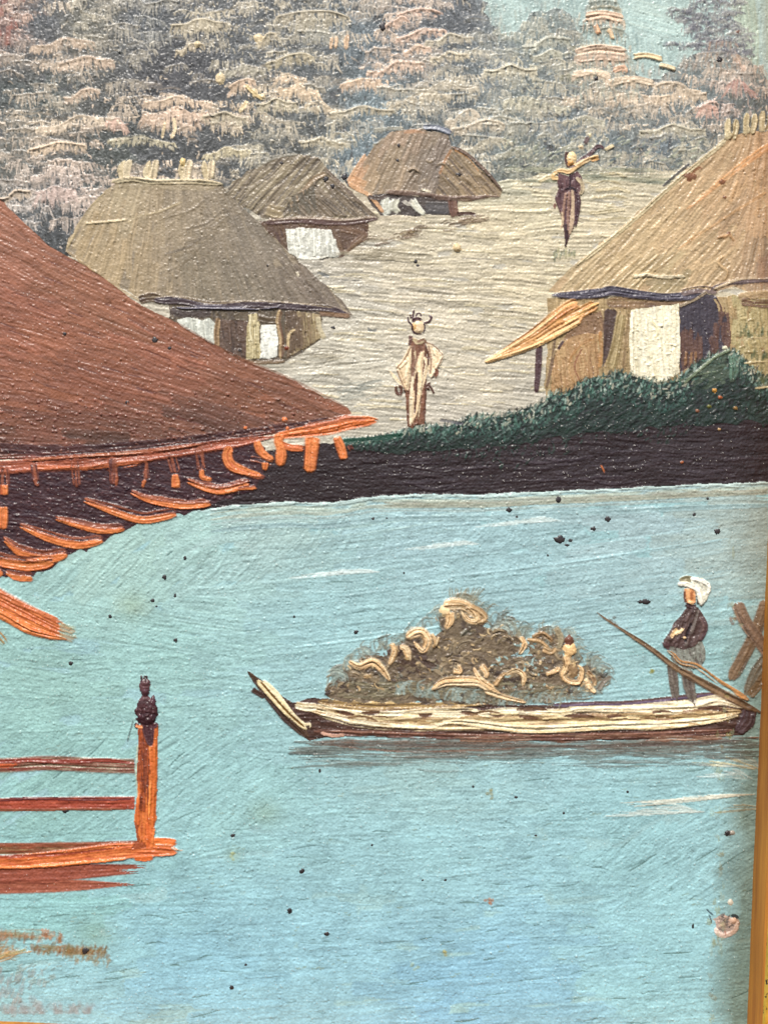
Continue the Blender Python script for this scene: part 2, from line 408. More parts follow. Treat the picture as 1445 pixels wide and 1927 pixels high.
# reddish edge of an older tree at the far left
p_red = part('painted_tree', None, 'blurred reddish-brown tree at the upper left edge of the painting')
for _ in range(120):
    x, y = R.uniform(X0, 52), R.uniform(Y0, 120)
    if x > 52 - max(0, y) * .5: continue
    stroke([(x, y), (x + R.normal() * 4, y + R.uniform(14, 30))], R.uniform(6, 11), ['#8a5850', '#a06a5c', '#77605a'], p_red, a=.7, h=.9, rag=4)
# pink-tiered tree against the sky
p_tree = part('painted_tree', None, 'slender painted tree with orange-pink tiers standing against the sky')
for _ in range(620):
    t = R.random(); y = -70 + t * 250; hw = 14 + t * 58
    x = 1135 + R.uniform(-hw, hw)
    stroke([(x, y), (x + R.normal() * 3, y + R.uniform(10, 24))], R.uniform(2, 5), [R.choice(['#8b928a', '#a6aa9c', '#7d8683', '#b3ae9a', '#c0b8a4'])], p_tree, a=R.uniform(.3, .75), h=1.2, rag=2, tout=.5, soft=.5)
for y, x0, x1, c, d in [(2, 1105, 1165, '#8f9489', 16), (12, 1110, 1168, '#a7a28c', 14), (46, 1085, 1150, '#7a837c', 18), (52, 1120, 1172, '#98998a', 20), (86, 1070, 1130, '#a7a28c', 14), (140, 1050, 1090, '#a9a58e', 16)]:
    fringe([(x0, y + 4), ((x0 + x1) / 2, y), (x1, y + 5)], d, [c, hx(c) * .85], p_tree, a=.9, h=2)
for pts, wd, c in [([(1100, 33), (1135, 29), (1174, 37)], 15, '#efcfb2'), ([(1080, 103), (1125, 94), (1180, 100)], 17, '#ecd0b6'), ([(1085, 112), (1130, 108), (1178, 112)], 12, '#dcc0a8'),
                   ([(1075, 143), (1115, 136), (1150, 146)], 11, '#e6cfb4'), ([(1140, 158), (1190, 150), (1232, 158)], 11, '#e0cbb0'), ([(1150, 135), (1172, 128), (1175, 140)], 9, '#e0b89a'),
                   ([(1188, 108), (1215, 105), (1248, 113)], 9, '#ead2a8'), ([(1238, 122), (1255, 126), (1271, 132)], 7, '#e6d2ac'), ([(1118, 45), (1124, 60), (1128, 68)], 8, '#e2b088'), ([(1140, 55), (1148, 62), (1152, 76)], 6, '#e8c8a0')]:
    stroke(pts, wd, [hx(c) * .86, c, hx(c) * 1.06], p_tree, h=4.2, rag=6, groove=.35)
    if wd > 10:
        a0, a1 = pts[0], pts[-1]
        fringe([(a0[0], a0[1] + wd * .3), (pts[1][0], pts[1][1] + wd * .4), (a1[0], a1[1] + wd * .3)], 14, [hx(c) * .9, hx(c) * .75], p_tree, a=.8, h=2, line=False)
for _ in range(90):
    x, y = R.uniform(1082, 1182), R.choice([36, 100, 112, 146]) + R.normal() * 5
    stroke([(x, y), (x + R.normal() * 3, y + R.uniform(8, 20))], R.uniform(1.8, 3.4), [R.choice(['#d8c4aa', '#b9ad98', '#9aa096', '#ccb39c'])], p_tree, a=R.uniform(.35, .75), h=1.8, rag=1, tout=.5, soft=.5)
# dark layered pine at the right
p_pine = part('painted_pine', None, 'dark grey-violet pine in flat layers at the upper right')
for y0, xa, xb, n in [(-70, 1310, 1390, 16), (-40, 1300, 1400, 22), (-15, 1290, 1400, 26), (4, 1296, 1398, 30), (20, 1252, 1398, 40), (33, 1262, 1380, 34), (46, 1285, 1395, 34), (58, 1280, 1410, 34), (70, 1300, 1420, 36), (84, 1246, 1420, 44), (98, 1320, 1425, 26)]:
    for _ in range(n):
        xs = R.uniform(xa, xb - 18); y = y0 + R.normal() * 4 + 3 * math.sin(xs * .07)
        l = R.uniform(10, 30)
        stroke([(xs, y + 3), (xs + l / 2, y - 1), (xs + l, y + 3)], R.uniform(2.5, 6), [R.choice(['#6a6a70', '#7d7c80', '#8f8e8c', '#5e5d66', '#9a9892'])], p_pine, a=R.uniform(.5, .9), h=1.4, dry=.2, rag=3, soft=.4)
    for _ in range(int(n * 1.6)):
        x = R.uniform(xa, xb); up = R.random() < .5
        stroke([(x, y0 + 3), (x + R.normal() * 3, y0 + (-7 if up else 12))], R.uniform(1.5, 3), [R.choice(['#62626a', '#7f7e80', '#94938e', '#a2a49c'])], p_pine, a=.65, h=1.2, rag=1, tout=.5, soft=.5)
for y0, xa, xb, c in [(78, 1330, 1385, '#b59a88'), (100, 1310, 1390, '#bca692'), (118, 1290, 1395, '#ad9c8c')]:
    fringe([(xa, y0 + 3), ((xa + xb) / 2, y0), (xb, y0 + 5)], 20, [c, hx(c) * .85, '#8c8c88'], p_pine, a=.75, h=2)
fringe([(1370, 160), (1390, 150), (1410, 170)], 42, ['#c9a090', '#b08a80'], p_grove, a=.85, h=2.5, fan=.8)
fringe([(1318, 205), (1335, 200), (1352, 208)], 30, ['#d4aa98', '#c4a08c'], p_grove, a=.85, h=2.5)
for _ in range(80):
    x, y = R.uniform(1370, X1), R.uniform(175, 260)
    stroke([(x, y), (x + R.normal() * 3, y + R.uniform(8, 20))], 5, ['#4e5254', '#62645f', '#727468'], p_grove, a=.7, h=1, rag=2)

# ================================================================== 3 the far huts
def eave(pts, w, cols, pid, hl=None):
    stroke(pts, w, cols, pid, h=2.6, rag=5, groove=.3)
    if hl: stroke([(x, y + 1) for x, y in pts], w * .35, hl, pid, h=3.6, dry=.25, a=.8)

p_hb = part('painted_hut', None, 'farthest thatched hut, with an orange left edge and white window marks')
fill([(688, 362), (862, 372), (862, 408), (800, 404), (716, 406), (700, 388)], ['#4a413e', '#5b524c'], p_hb, ang=0, w=9, L=40, h=1)
q = part('window', p_hb); 
stroke([(733, 372), (728, 388), (735, 404)], 22, ['#dcdccd', '#b9b6a6', '#e8e8da'], q, h=2.2, rag=5)
stroke([(748, 374), (742, 390), (752, 402)], 10, ['#cfccb8', '#8f887c'], q, h=2)
q = part('window', p_hb)
stroke([(774, 376), (786, 392), (800, 405)], [14, 11, 6], ['#e6e4d4', '#cfcab4'], q, h=2.4)
stroke([(758, 378), (768, 384), (776, 380)], 6, ['#b9b2a4'], p_hb, h=1.5)
q = part('wall', p_hb)
stroke([(800, 391), (848, 393)], 20, ['#4f4b4c', '#5d5856'], q, h=1.2, rag=2)
stroke([(850, 372), (853, 395), (858, 410)], 15, ['#6b4c42', '#7d6150'], q, h=2.4)
stroke([(858, 404), (880, 402), (898, 406)], 6, ['#5b443c'], q, h=1.6, dry=.3)
q = part('roof', p_hb)
rf = field([(668, 345, '#d8a273'), (690, 330, '#b0916a'), (720, 320, '#a08866'), (760, 300, '#937f66'), (800, 320, '#877562'), (840, 300, '#7f6d5e'), (820, 350, '#7d6a58'), (760, 255, '#a88a6c'), (700, 355, '#b69a74')])
rf = toward(rf, '#8f8880', .35)
rm = fill([(735, 248), (790, 242), (842, 254), (850, 280), (834, 310), (822, 372), (730, 364), (690, 369), (660, 352), (655, 343), (675, 318), (700, 280)],
     lambda x, y: [rf(x, y) * .8, rf(x, y), rf(x, y) * 1.12], q, ang=2.02, w=11, L=80, dens=3, h=1.5, groove=.4)
rm2 = fill([(850, 275), (875, 290), (910, 325), (945, 358), (940, 372), (870, 379), (818, 373), (832, 310)], lambda x, y: ['#6b5d50', '#8d7c66', '#a08a6c', '#776656'], q, ang=.85, w=9, L=70, dens=3, h=1.6, groove=.5)
stroke([(655, 344), (668, 322), (690, 290)], 7, ['#d9a77a', '#c99468'], q, h=1.4, a=.7)
stroke([(655, 345), (672, 357), (692, 366), (710, 385), (722, 402)], 6, ['#d8b088', '#c09670'], q, h=2.2)
stroke([(660, 338), (690, 352)], 16, ['#dca67a', '#c2966a'], q, a=.5, h=1.3)
stroke([(757, 250), (780, 249), (805, 256), (840, 262)], 8, ['#c79672', '#a8805f'], q, h=1.6, dry=.45, a=.8)
stroke([(700, 247), (730, 243), (760, 243)], 6, ['#8d8f86', '#b7ad96'], q, a=.6, h=2)
stroke([(795, 240), (825, 242), (850, 252)], 8, ['#8a8e9c', '#6a6d7a', '#a3a6ae'], q, h=3)
stroke([(850, 277), (880, 292), (920, 330), (945, 362)], 5, ['#544640', '#6a574a'], q, h=2.5, dry=.15)
stroke([(852, 283), (880, 300), (900, 325)], 4, ['#c99a6e'], q, h=2, dry=.4)
stroke([(850, 280), (836, 305), (826, 330)], 4, ['#b38a68'], q, h=2, dry=.3)
q2 = part('eave', p_hb)
stroke([(725, 362), (780, 366), (850, 374), (940, 372)], 8, ['#5d4844', '#8a7464'], q2, h=2.8, dry=.1)
stroke([(690, 370), (712, 374), (730, 368)], 6, ['#5b4f48'], q2, h=2)
stroke([(792, 356), (803, 360), (812, 362)], 4, ['#c9bda4'], q2, h=3)
for pts in [[(822, 312), (830, 308), (838, 312)], [(768, 322), (778, 318), (790, 325)], [(800, 300), (808, 306), (816, 303)], [(790, 345), (800, 338), (806, 346)]]:
    stroke(pts, 3, ['#9a8872'], q, h=4)

p_hm = part('painted_hut', None, 'middle small thatched hut with one broad white striped window')
fill([(486, 416), (692, 416), (690, 452), (645, 484), (560, 484), (505, 440)], ['#54403a', '#66503f', '#6d5a4c'], p_hm, ang=1.4, w=9, L=30, h=1.2, dens=2)
stroke([(640, 425), (690, 440), (660, 470)], 20, ['#5a4238', '#7c6350'], p_hm, h=1.6, dry=.2)
q = part('roof', p_hm)
fill([(478, 318), (520, 297), (560, 290), (600, 296), (625, 328), (704, 402), (714, 411), (640, 420), (520, 421), (480, 402), (425, 370), (440, 340)],
     lambda x, y: ['#5f564b', '#7d7060', '#a09278', '#6a5f52'], q, ang=2.28, w=9, L=110, dens=3.2, h=1.3, groove=.5, bs=3, jit=.1)
fill([(612, 322), (575, 362), (536, 408), (706, 409), (650, 356)], lambda x, y: ['#6a5f52', '#8a7b68', '#5a5046'], q, ang=.75, w=8, L=80, dens=3, h=1.6, groove=.55, bs=3.2, base=False)
stroke([(614, 326), (590, 338), (570, 362), (545, 392)], 8, ['#b09878', '#8f7a64'], q, h=2.4, dry=.2)
fill([(545, 372), (590, 350), (600, 400), (540, 404)], ['#5b544a', '#706757'], q, ang=1.3, w=6, L=40, dens=1.4, h=1, base=False)
stroke([(612, 318), (660, 365), (705, 408)], 5, ['#8f7f6c', '#5b4d44'], q, h=2)
stroke([(500, 392), (520, 400), (535, 402)], 22, ['#a99774', '#8d7c64'], q, a=.8, h=1.6, rag=6)
stroke([(478, 318), (520, 296), (560, 290)], 5, ['#8d8678', '#a9a392'], q, a=.7, h=2)
q2 = part('eave', p_hm)
stroke([(500, 420), (560, 416), (640, 420), (712, 412)], 9, ['#4c3a38', '#66504a'], q2, h=2.4)
stroke([(505, 414), (580, 410), (650, 414), (710, 408)], 4, ['#a4927c', '#8a7664'], q2, h=3, dry=.15)
q = part('window', p_hm)
fill([(537, 431), (580, 430), (624, 432), (628, 452), (640, 478), (634, 485), (590, 484), (546, 486), (540, 460)], ['#eceadc', '#b9b7aa', '#dfddd0', '#f3f2e8'], q, ang=1.5, w=10, L=60, dens=3, h=2.0, groove=.5, bs=3)
stroke([(628, 450), (634, 472), (640, 484)], 6, ['#e8e6d8'], q, h=2.5)
stroke([(544, 484), (590, 487), (620, 482)], 3.5, ['#f3efdf'], q, h=3)
stroke([(633, 455), (650, 475), (690, 445)], 8, ['#5f4a3e', '#806852'], p_hm, h=1.6, dry=.35)
for _ in range(34):   # scrubby brown foot of the two huts
    t = R.random(); x = 640 + t * 270; y = 470 - t * 62 + R.normal() * 5
    stroke([(x, y), (x + 14, y - 4 + R.normal() * 3), (x + 30, y - 5)], R.uniform(3, 7), ['#7a6450', '#937c62', '#5f4a3e', '#a8946f'], p_ground, a=.7, h=1.8, dry=.3)
for _ in range(14):
    x = R.uniform(600, 720); y = 480 + R.normal() * 8
    stroke([(x, y), (x + 30, y - 2), (x + 60, y + 1)], 5, ['#8f8370', '#a39880'], p_ground, a=.6, h=1.6, dry=.4)

# ================================================================== 4 left hut
p_hl = part('painted_hut', None, 'large left thatched hut with four cream ridge ornaments')
fill([(318, 572), (606, 584), (604, 640), (560, 668), (535, 684), (470, 682), (420, 662), (318, 606)], ['#5b5144', '#6a5d4c', '#4c433c'], p_hl, ang=1.5, w=9, L=40, h=1.1, dens=2)
q = part('roof', p_hl)
lf = field([(150, 460, '#a8906a'), (230, 500, '#a38c68'), (300, 400, '#978468'), (230, 370, '#a19072'), (350, 380, '#8c7d68'), (330, 500, '#857560'), (420, 450, '#796c5c'), (450, 540, '#6e6355'), (540, 520, '#6b5f53'),
            (600, 560, '#65574e'), (280, 550, '#937f62'), (380, 540, '#766a58'), (480, 470, '#71665a'), (170, 410, '#a89474')])
lf = toward(lf, '#a89c88', .25)
lm = fill([(215, 347), (290, 340), (415, 346), (450, 385), (520, 450), (600, 528), (650, 572), (664, 594), (600, 588), (530, 582), (400, 578), (300, 572), (268, 562), (180, 520), (124, 472), (130, 450), (165, 395), (200, 358)],
     lambda x, y: [lf(x, y) * .92, lf(x, y) * 1.08, lf(x, y) * 1.2], q, ang=lambda x, y: math.atan2(y - 120, (x - 320)), w=13, L=120, dens=3.4, h=1.2, groove=.35, jit=.08)
stroke([(215, 350), (270, 346), (330, 350), (410, 352)], 14, ['#a8997c', '#9a8a70'], q, h=1.4, a=.7)
for _ in range(18):
    x = R.uniform(330, 440); y = R.uniform(360, 480)
    stroke([(x, y), (x - 30, y + 22), (x - 70, y + 34)], R.uniform(3, 6), ['#a19174', '#8a7b64', '#71665a'], q, a=.6, h=1.7, dry=.35, clip=lm)
stroke([(160, 421), (200, 418), (240, 414)], 3, ['#d0bd98'], q, h=3, a=.8, clip=lm)
stroke([(240, 420), (260, 408), (300, 398), (345, 380)], 3, ['#b7a584'], q, h=2.8, a=.8, dry=.2, clip=lm)
stroke([(126, 468), (160, 404), (205, 352)], 4, ['#c6b48e', '#b7a27a'], q, h=2, dry=.25)
stroke([(126, 472), (200, 528), (275, 572)], 4, ['#b69c74', '#a58c68'], q, h=1.5, a=.6)
for _ in range(9):
    x = R.uniform(520, 610); y = x - 20 + R.normal() * 12
    stroke([(x, y - 20), (x + 25, y + 5), (x + 40, y + 22)], 5, ['#8d7e6c', '#5a4e46'], q, a=.6, h=1.6, dry=.3, clip=lm)
q2 = part('ridge_pole', p_hl)
stroke([(210, 343), (250, 338), (290, 343), (340, 342), (380, 343), (421, 348)], 8, ['#d5c4a0', '#b9a684', '#e0d0ae'], q2, h=4, rag=3)
for k, (x, lean) in enumerate([(236, 3), (287, 1), (350, 2), (394, -2)]):
    o = part('ridge_ornament', p_hl)
    stroke([(x - 6 + lean * 2, 302), (x - 8, 320), (x - 3, 340)], [7, 11, 9], ['#d2c09c', '#bfae8c'], o, h=3.4, rag=3, tin=.25)
    stroke([(x + 8 + lean, 300), (x + 5, 318), (x + 2, 339)], 11, ['#cdb898', '#e0cfae', '#b3a080'], o, h=3.4, rag=5, tin=.2)
    if k == 2: dab(x - 5, 305, 6, 8, '#e6c98e', o, 4)
    if k == 1: stroke([(x - 12, 315), (x - 14, 330), (x - 2, 340)], 4, ['#d8c8a4'], o, h=4)
q2 = part('eave', p_hl)
stroke([(262, 566), (285, 560), (310, 567)], 15, ['#4a3a34', '#64523f'], q2, h=2)
stroke([(290, 566), (340, 566), (400, 576), (480, 573), (560, 578), (620, 582), (660, 594)], [15, 14, 13, 13, 12, 11, 8], ['#453a3c', '#54474a', '#40353a'], q2, h=2.6, rag=4)
stroke([(330, 578), (400, 579), (470, 580), (528, 577)], 6, ['#6f6a78', '#5a5560'], q2, h=4, dry=.15)
stroke([(320, 583), (345, 592), (400, 590)], 12, ['#4b4243', '#5a4f4c'], q2, h=1.6, a=.8)
stroke([(268, 561), (330, 558), (400, 571), (470, 567), (560, 571), (630, 580)], 2.5, ['#9f8d74'], q2, h=2.6, dry=.25, a=.8)
stroke([(600, 590), (640, 594), (660, 595)], 8, ['#6f584a', '#92755c'], q2, h=2.2)
q = part('window', p_hl)
fill([(332, 602), (365, 598), (395, 598), (407, 610), (405, 656), (372, 640), (345, 618)], ['#dfdfd2', '#b5b6aa', '#cfd0c4'], q, ang=1.5, w=9, L=50, h=1.8, dens=3, groove=.5)
q = part('post', p_hl)
stroke([(413, 598), (408, 625), (410, 655)], 9, ['#8a6f52', '#a58a68'], q, h=2.2)
q = part('door', p_hl)
fill([(416, 600), (466, 606), (464, 676), (440, 668), (414, 652)], ['#5d4a40', '#6b574a', '#4e3f38'], q, ang=1.5, w=8, L=50, h=1.6, dens=2.4)
q = part('post', p_hl)
fill([(467, 592), (484, 590), (490, 610), (490, 674), (463, 676)], ['#d2c49c', '#a8986f', '#e2d6b2'], q, ang=1.55, w=6, L=60, h=2.2, dens=3, groove=.5)
q = part('window', p_hl)
fill([(491, 612), (520, 611), (524, 640), (522, 672), (508, 675), (490, 676)], ['#f0efe4', '#dcdace', '#f6f5ec'], q, ang=1.5, w=8, L=50, h=2.2, dens=3)
stroke([(484, 598), (505, 603), (522, 603)], 10, ['#6c5d4a', '#574a3e'], p_hl, h=2)
q = part('post', p_hl)
stroke([(529, 583), (524, 605), (530, 640), (529, 676)], 8, ['#8d7054', '#c0a67e', '#6d5240'], q, h=2.6)
q = part('wall', p_hl)
fill([(536, 586), (560, 588), (603, 592), (604, 636), (575, 655), (540, 675)], lambda x, y: ['#6a5846', '#8a765a', '#b3a27c'] if x > 565 else ['#5f4f42', '#74614e'], q, ang=1.5, w=7, L=60, h=1.8, dens=3, groove=.5)
stroke([(556, 618), (544, 632), (543, 660)], 4, ['#c4ad84'], q, h=2.6)
dab(540, 655, 5, 4, '#7a3e2c', q, 2.5)
stroke([(598, 596), (602, 620), (612, 640)], 8, ['#b0a284', '#c0b394'], p_ground, h=1.8, dry=.2)
q = part('doorstep', p_hl)
stroke([(440, 678), (490, 682), (537, 680)], 6, ['#6b5844', '#8a745a'], q, h=2.2)
for _ in range(16):
    x = R.uniform(540, 640); y = 672 + R.normal() * 12
    stroke([(x, y), (x + 20, y - 4), (x + 40, y - 6 + R.normal() * 3)], 4, ['#a79c86', '#8c8474', '#c2b79c'], p_ground, a=.7, h=1.8, dry=.3)

# ================================================================== 5 right hut
p_hr = part('painted_hut', None, 'big right-hand thatched hut with a white door and propped awning')
fill([(1028, 560), (1500, 556), (1500, 760), (1025, 760), (1028, 650)], lambda x, y: ['#9c8662', '#b39a72', '#85704f'] if x < 1380 else ['#a3966c', '#b7a87e', '#8f8560'], p_hr, ang=1.5, w=10, L=50, h=1.4, dens=2.4, groove=.4)
q = part('roof', p_hr)
rf2 = field([(1100, 520, '#bfa67e'), (1200, 470, '#c2a67c'), (1280, 400, '#be9f76'), (1330, 480, '#b89a72'), (1400, 420, '#ab8866'), (1350, 310, '#b4946e'), (1430, 300, '#b28b66'), (1240, 530, '#a6936c'),
             (1430, 520, '#9a7f66'), (1060, 540, '#b8a27c'), (1390, 350, '#bd9468')])
rf2 = toward(rf2, '#cdbb9c', .25)
rr = fill([(1365, 262), (1395, 252), (1500, 240), (1500, 560), (1445, 562), (1380, 540), (1330, 552), (1250, 556), (1160, 550), (1060, 553), (1030, 548), (1050, 525), (1100, 483), (1180, 418), (1280, 328), (1330, 288)],
     lambda x, y: [rf2(x, y) * .76, rf2(x, y), rf2(x, y) * 1.13], q, ang=lambda x, y: (2.36 if x < 1340 else 2.36 - min(1, (x - 1340) / 90) * .7), w=13, L=110, dens=3.8, h=1.1, groove=.45, bs=2.8, jit=.1)
stroke([(1447, 272), (1400, 305), (1350, 345), (1290, 395)], [16, 13, 9, 5], ['#d8935c', '#e0a872', '#b98056'], q, h=1.8, a=.8, dry=.25)
stroke([(1440, 360), (1350, 415), (1270, 470)], 8, ['#d0a878', '#b98f62'], q, h=1.9, a=.7, dry=.35)
stroke([(1366, 266), (1280, 335), (1180, 425), (1085, 500)], 5, ['#d9c9a4', '#c6b48e'], q, h=3, dry=.12)
stroke([(1296, 308), (1270, 330), (1245, 352)], 4, ['#54504e', '#3f3c40'], p_grove, h=1.6, a=.9)
stroke([(1365, 262), (1340, 285), (1310, 308)], 6, ['#c6b694'], q, h=2.4)
for k in range(10):
    x = 1060 + k * 15
    stroke([(x, 548), (x + 30, 522 - R.uniform(0, 8)), (x + 75, 478)], 3, ['#cdb890', '#a98e66'], q, h=2.4, a=.8, dry=.25, clip=rr)
stroke([(1190, 522), (1215, 518), (1250, 522), (1290, 520)], 4.5, ['#dccdae'], q, h=4, a=.9)
stroke([(1212, 534), (1245, 530), (1290, 536)], 10, ['#968668', '#ab9a78'], q, h=1.4, a=.8)
stroke([(1360, 480), (1350, 495), (1366, 512), (1360, 530)], 4, ['#c2a47c'], q, h=3.4)
stroke([(1445, 470), (1438, 500), (1440, 545)], 34, ['#8a6c58', '#9b7d66'], q, a=.7, h=1.2, rag=20)
for x, yb in [(1376, 262), (1411, 252), (1441, 247), (1474, 243)]:
    o = part('ridge_ornament', p_hr)
    stroke([(x - 6, yb - 40), (x - 9, yb - 20), (x - 8, yb + 4)], 10, ['#d2c19a', '#b3a17c'], o, h=3.6, rag=4, tin=.3)
    stroke([(x + 8, yb - 38), (x + 6, yb - 18), (x, yb + 2)], 11, ['#c9b690', '#a18f6c', '#ddcea8'], o, h=3.6, rag=4, tin=.3)
    stroke([(x, yb - 30), (x - 1, yb - 8)], 2.5, ['#5f5a4c'], o, h=.6)
for x, y, r in [(1297, 332, 11), (1357, 343, 7), (1362, 372, 4), (1370, 440, 5), (1386, 60, 4)]:
    dab(x, y, r, r * .75, '#6e3f2a', q, 1.8, a=.85, amp=.25)
stroke([(1300, 330), (1310, 318), (1322, 316)], 4, ['#8a6040'], q, h=2, dry=.3)
for s in range(5):
    stroke([(1370, 442), (1370 + R.normal() * 12, 448 + R.normal() * 8)], 3, ['#b08a62'], q, h=3)
q = part('eave', p_hr)
stroke([(1140, 570), (1220, 570), (1330, 572)], 20, ['#7a604c', '#927658', '#604a40'], q, h=1.8, dry=.15)
stroke([(1035, 556), (1080, 556), (1130, 552), (1150, 548), (1200, 555), (1250, 560), (1300, 558), (1335, 560)], [6, 14, 17, 17, 15, 13, 16, 14], ['#45414a', '#57525e', '#3c363e'], q, h=3.2, rag=4)
stroke([(1090, 555), (1150, 549), (1210, 556), (1290, 560)], 5, ['#76727e'], q, h=4.4, dry=.2, a=.8)
stroke([(1280, 552), (1320, 545), (1350, 550)], 12, ['#54464a', '#75645e'], q, h=2.2, dry=.15)
stroke([(1335, 548), (1380, 536), (1445, 532), (1500, 528)], 14, ['#4e4448', '#6a5a58'], q, h=2.2, dry=.1)
stroke([(1340, 546), (1390, 526), (1445, 524), (1500, 520)], 4, ['#bca88a'], q, h=3, dry=.2)
stroke([(1385, 560), (1420, 555), (1500, 552)], 12, ['#9a8264', '#b39c78'], q, h=2)
stroke([(1392, 568), (1430, 572), (1500, 570)], 15, ['#5f483e', '#7c6350'], q, h=1.8, dry=.15)
q = part('wall_panel', p_hr)
fill([(1078, 600), (1130, 585), (1140, 620), (1125, 640), (1060, 640)], ['#7a5e4a', '#8f7256'], q, ang=1.3, w=8, L=40, h=1.5)
fill([(1044, 665), (1065, 640), (1090, 630), (1126, 628), (1126, 720), (1090, 740), (1038, 740), (1036, 700)], ['#ad8a62', '#9c7854', '#bf9f74', '#8f6c4e'], q, ang=1.45, w=9, L=60, h=2, dens=3, groove=.4)
stroke([(1120, 636), (1090, 650), (1068, 690), (1082, 730)], 4, ['#8c5f40', '#c49a66'], q, h=2.6, dry=.25)
stroke([(1094, 655), (1080, 690), (1092, 725)], 3, ['#8a5e44'], q, h=2, dry=.25)
stroke([(1128, 622), (1130, 660), (1127, 695)], 6, ['#94643e', '#c79c66'], q, h=2.4, dry=.15)
q = part('shutter', p_hr)
stroke([(1148, 580), (1146, 615), (1142, 650), (1133, 692)], [22, 22, 14, 4], ['#4c3c38', '#5d4a42'], q, h=1.6, tout=.3)
stroke([(1168, 590), (1160, 640), (1148, 695)], [16, 16, 20], ['#a38f66', '#8a7650', '#b8a47a'], q, h=2, groove=.4)
stroke([(1186, 585), (1178, 640), (1172, 700)], 6, ['#7c6248', '#a89068'], q, h=2.4)
q = part('door', p_hr)
fill([(1186, 584), (1230, 578), (1276, 572), (1279, 640), (1277, 702), (1250, 720), (1215, 722), (1186, 706)], ['#ebe2c6', '#d9cfae', '#f2ebd4', '#e2d8b8'], q, ang=1.52, w=12, L=70, h=2.2, dens=3.4, groove=.3)
stroke([(1188, 588), (1186, 640), (1188, 700)], 5, ['#f0e6ca'], q, h=3.4)
stroke([(1226, 600), (1240, 620), (1236, 640)], 10, ['#e6dcb8', '#cfc498'], q, h=3.2, dry=.2)
for _ in range(30):
    dab(R.uniform(1195, 1270), R.uniform(600, 715), R.uniform(2, 5), R.uniform(2, 3), '#ece2c4', q, R.uniform(2, 4), amp=.3)
stroke([(1250, 715), (1225, 722), (1205, 720)], 5, ['#f3eacb'], q, h=3.6)
q = part('doorway', p_hr)
fill([(1278, 578), (1300, 566), (1325, 553), (1345, 556), (1362, 580), (1369, 610), (1369, 668), (1330, 672), (1300, 690), (1279, 702)], lambda x, y: ['#403a42', '#4a434a'] if y < 640 and x < 1345 else ['#523c38', '#674d42', '#453438'], q, ang=1.5, w=12, L=60, h=1.5, dens=3, groove=.25)
for x in (1290, 1300, 1308):
    stroke([(x, 660), (x - 2, 690)], 3.5, ['#a07a56', '#7c5c44'], q, h=2.2, dry=.2)
stroke([(1276, 578), (1310, 562), (1330, 548)], 4, ['#b3a184', '#8a7a68'], q, h=3)
stroke([(1367, 585), (1371, 630), (1369, 668)], 4, ['#6a5046'], q, h=2.4)
for x in (1350, 1358, 1364): stroke([(x - 8, 562), (x, 575), (x + 3, 590)], 3, ['#b09a74'], p_hr, h=2)
q = part('post', p_hr)
stroke([(1014, 648), (1012, 690), (1008, 742)], [11, 11, 7], ['#453236', '#573f40'], q, h=2.6, tin=0)
stroke([(1046, 630), (1040, 670), (1028, 730)], 5, ['#5d4840', '#8a7258'], q, h=2, dry=.2)
stroke([(1060, 640), (1048, 660)], 4, ['#4e3a38'], q, h=2)
q = part('awning', p_hr)
for pts, w_, cc in [([(914, 682), (1000, 630), (1060, 585), (1090, 570)], [3, 14, 20, 22], ['#d09058', '#e0b078', '#b97a4a']),
                    ([(914, 682), (1000, 642), (1060, 605), (1125, 572)], [3, 12, 18, 20], ['#a8764e', '#dba468', '#8a5e40']),
                    ([(930, 676), (1000, 650), (1060, 618), (1096, 598)], [4, 9, 12, 10], ['#e2b47e', '#c98e58'])]:
    stroke(pts, w_, cc, q, h=3, groove=.5, rag=8, tin=.05, tout=.05)
stroke([(910, 682), (990, 634), (1050, 588)], 4, ['#ecc690'], q, h=4, dry=.1)
stroke([(912, 683), (1000, 655), (1060, 625), (1094, 606)], 5, ['#efcb98', '#deab6c'], q, h=4)
stroke([(1060, 612), (1090, 592), (1126, 570)], 5, ['#e6b678'], q, h=4, dry=.1)
for _ in range(40):
    x, y = R.uniform(1375, X1), R.uniform(585, 725)
    stroke([(x, y), (x + R.uniform(8, 22), y + R.normal() * 5)], R.uniform(4, 8), ['#b9a87c', '#a08f68', '#8c8058', '#c4b488'], p_hr, a=.8, h=2.2, dry=.2)

# ================================================================== 6 the bank with its shrubs
p_bank = part('painted_bank', None, 'dark plum-black bank running along the far water edge')
bank_bottom = [(X1, 903), (1445, 907), (1300, 912), (1150, 920), (1000, 926), (900, 931), (720, 932), (680, 937), (640, 943), (600, 946), (540, 944), (450, 950), (395, 957), (300, 975)]
fill([(300, 900), (480, 850), (660, 828), (740, 824), (800, 812), (900, 800), (1000, 790), (1060, 778), (1180, 770), (1300, 740), (1400, 735), (X1, 745)] + bank_bottom,
     lambda x, y: ['#2a2022', '#352a2d', '#2e2426', '#3b3033'], p_bank, ang=lambda x, y: -.03, w=16, L=120, dens=3, h=.8, groove=.4, amp=1.2)
for _ in range(46):
    x, y = R.uniform(700, 1450), R.uniform(850, 915)
    stroke([(x, y), (x + 40, y + R.normal() * 5), (x + 90, y - 4)], R.uniform(2, 5), ['#42383e', '#352c31', '#4a4046'], p_bank, a=.7, h=1.3, dry=.35)
for _ in range(5):
    x, y = R.uniform(1050, 1400), R.uniform(830, 900)
    stroke([(x, y), (x + 30, y - 9), (x + 70, y - 12 + R.normal() * 5), (x + 100, y - 8)], 4, ['#3c3336', '#463d40'], p_bank, a=.6, h=1.8, dry=.3)
p_shrub = part('painted_shrub', p_bank, 'blue-green stippled shrubs growing along the top of the bank')
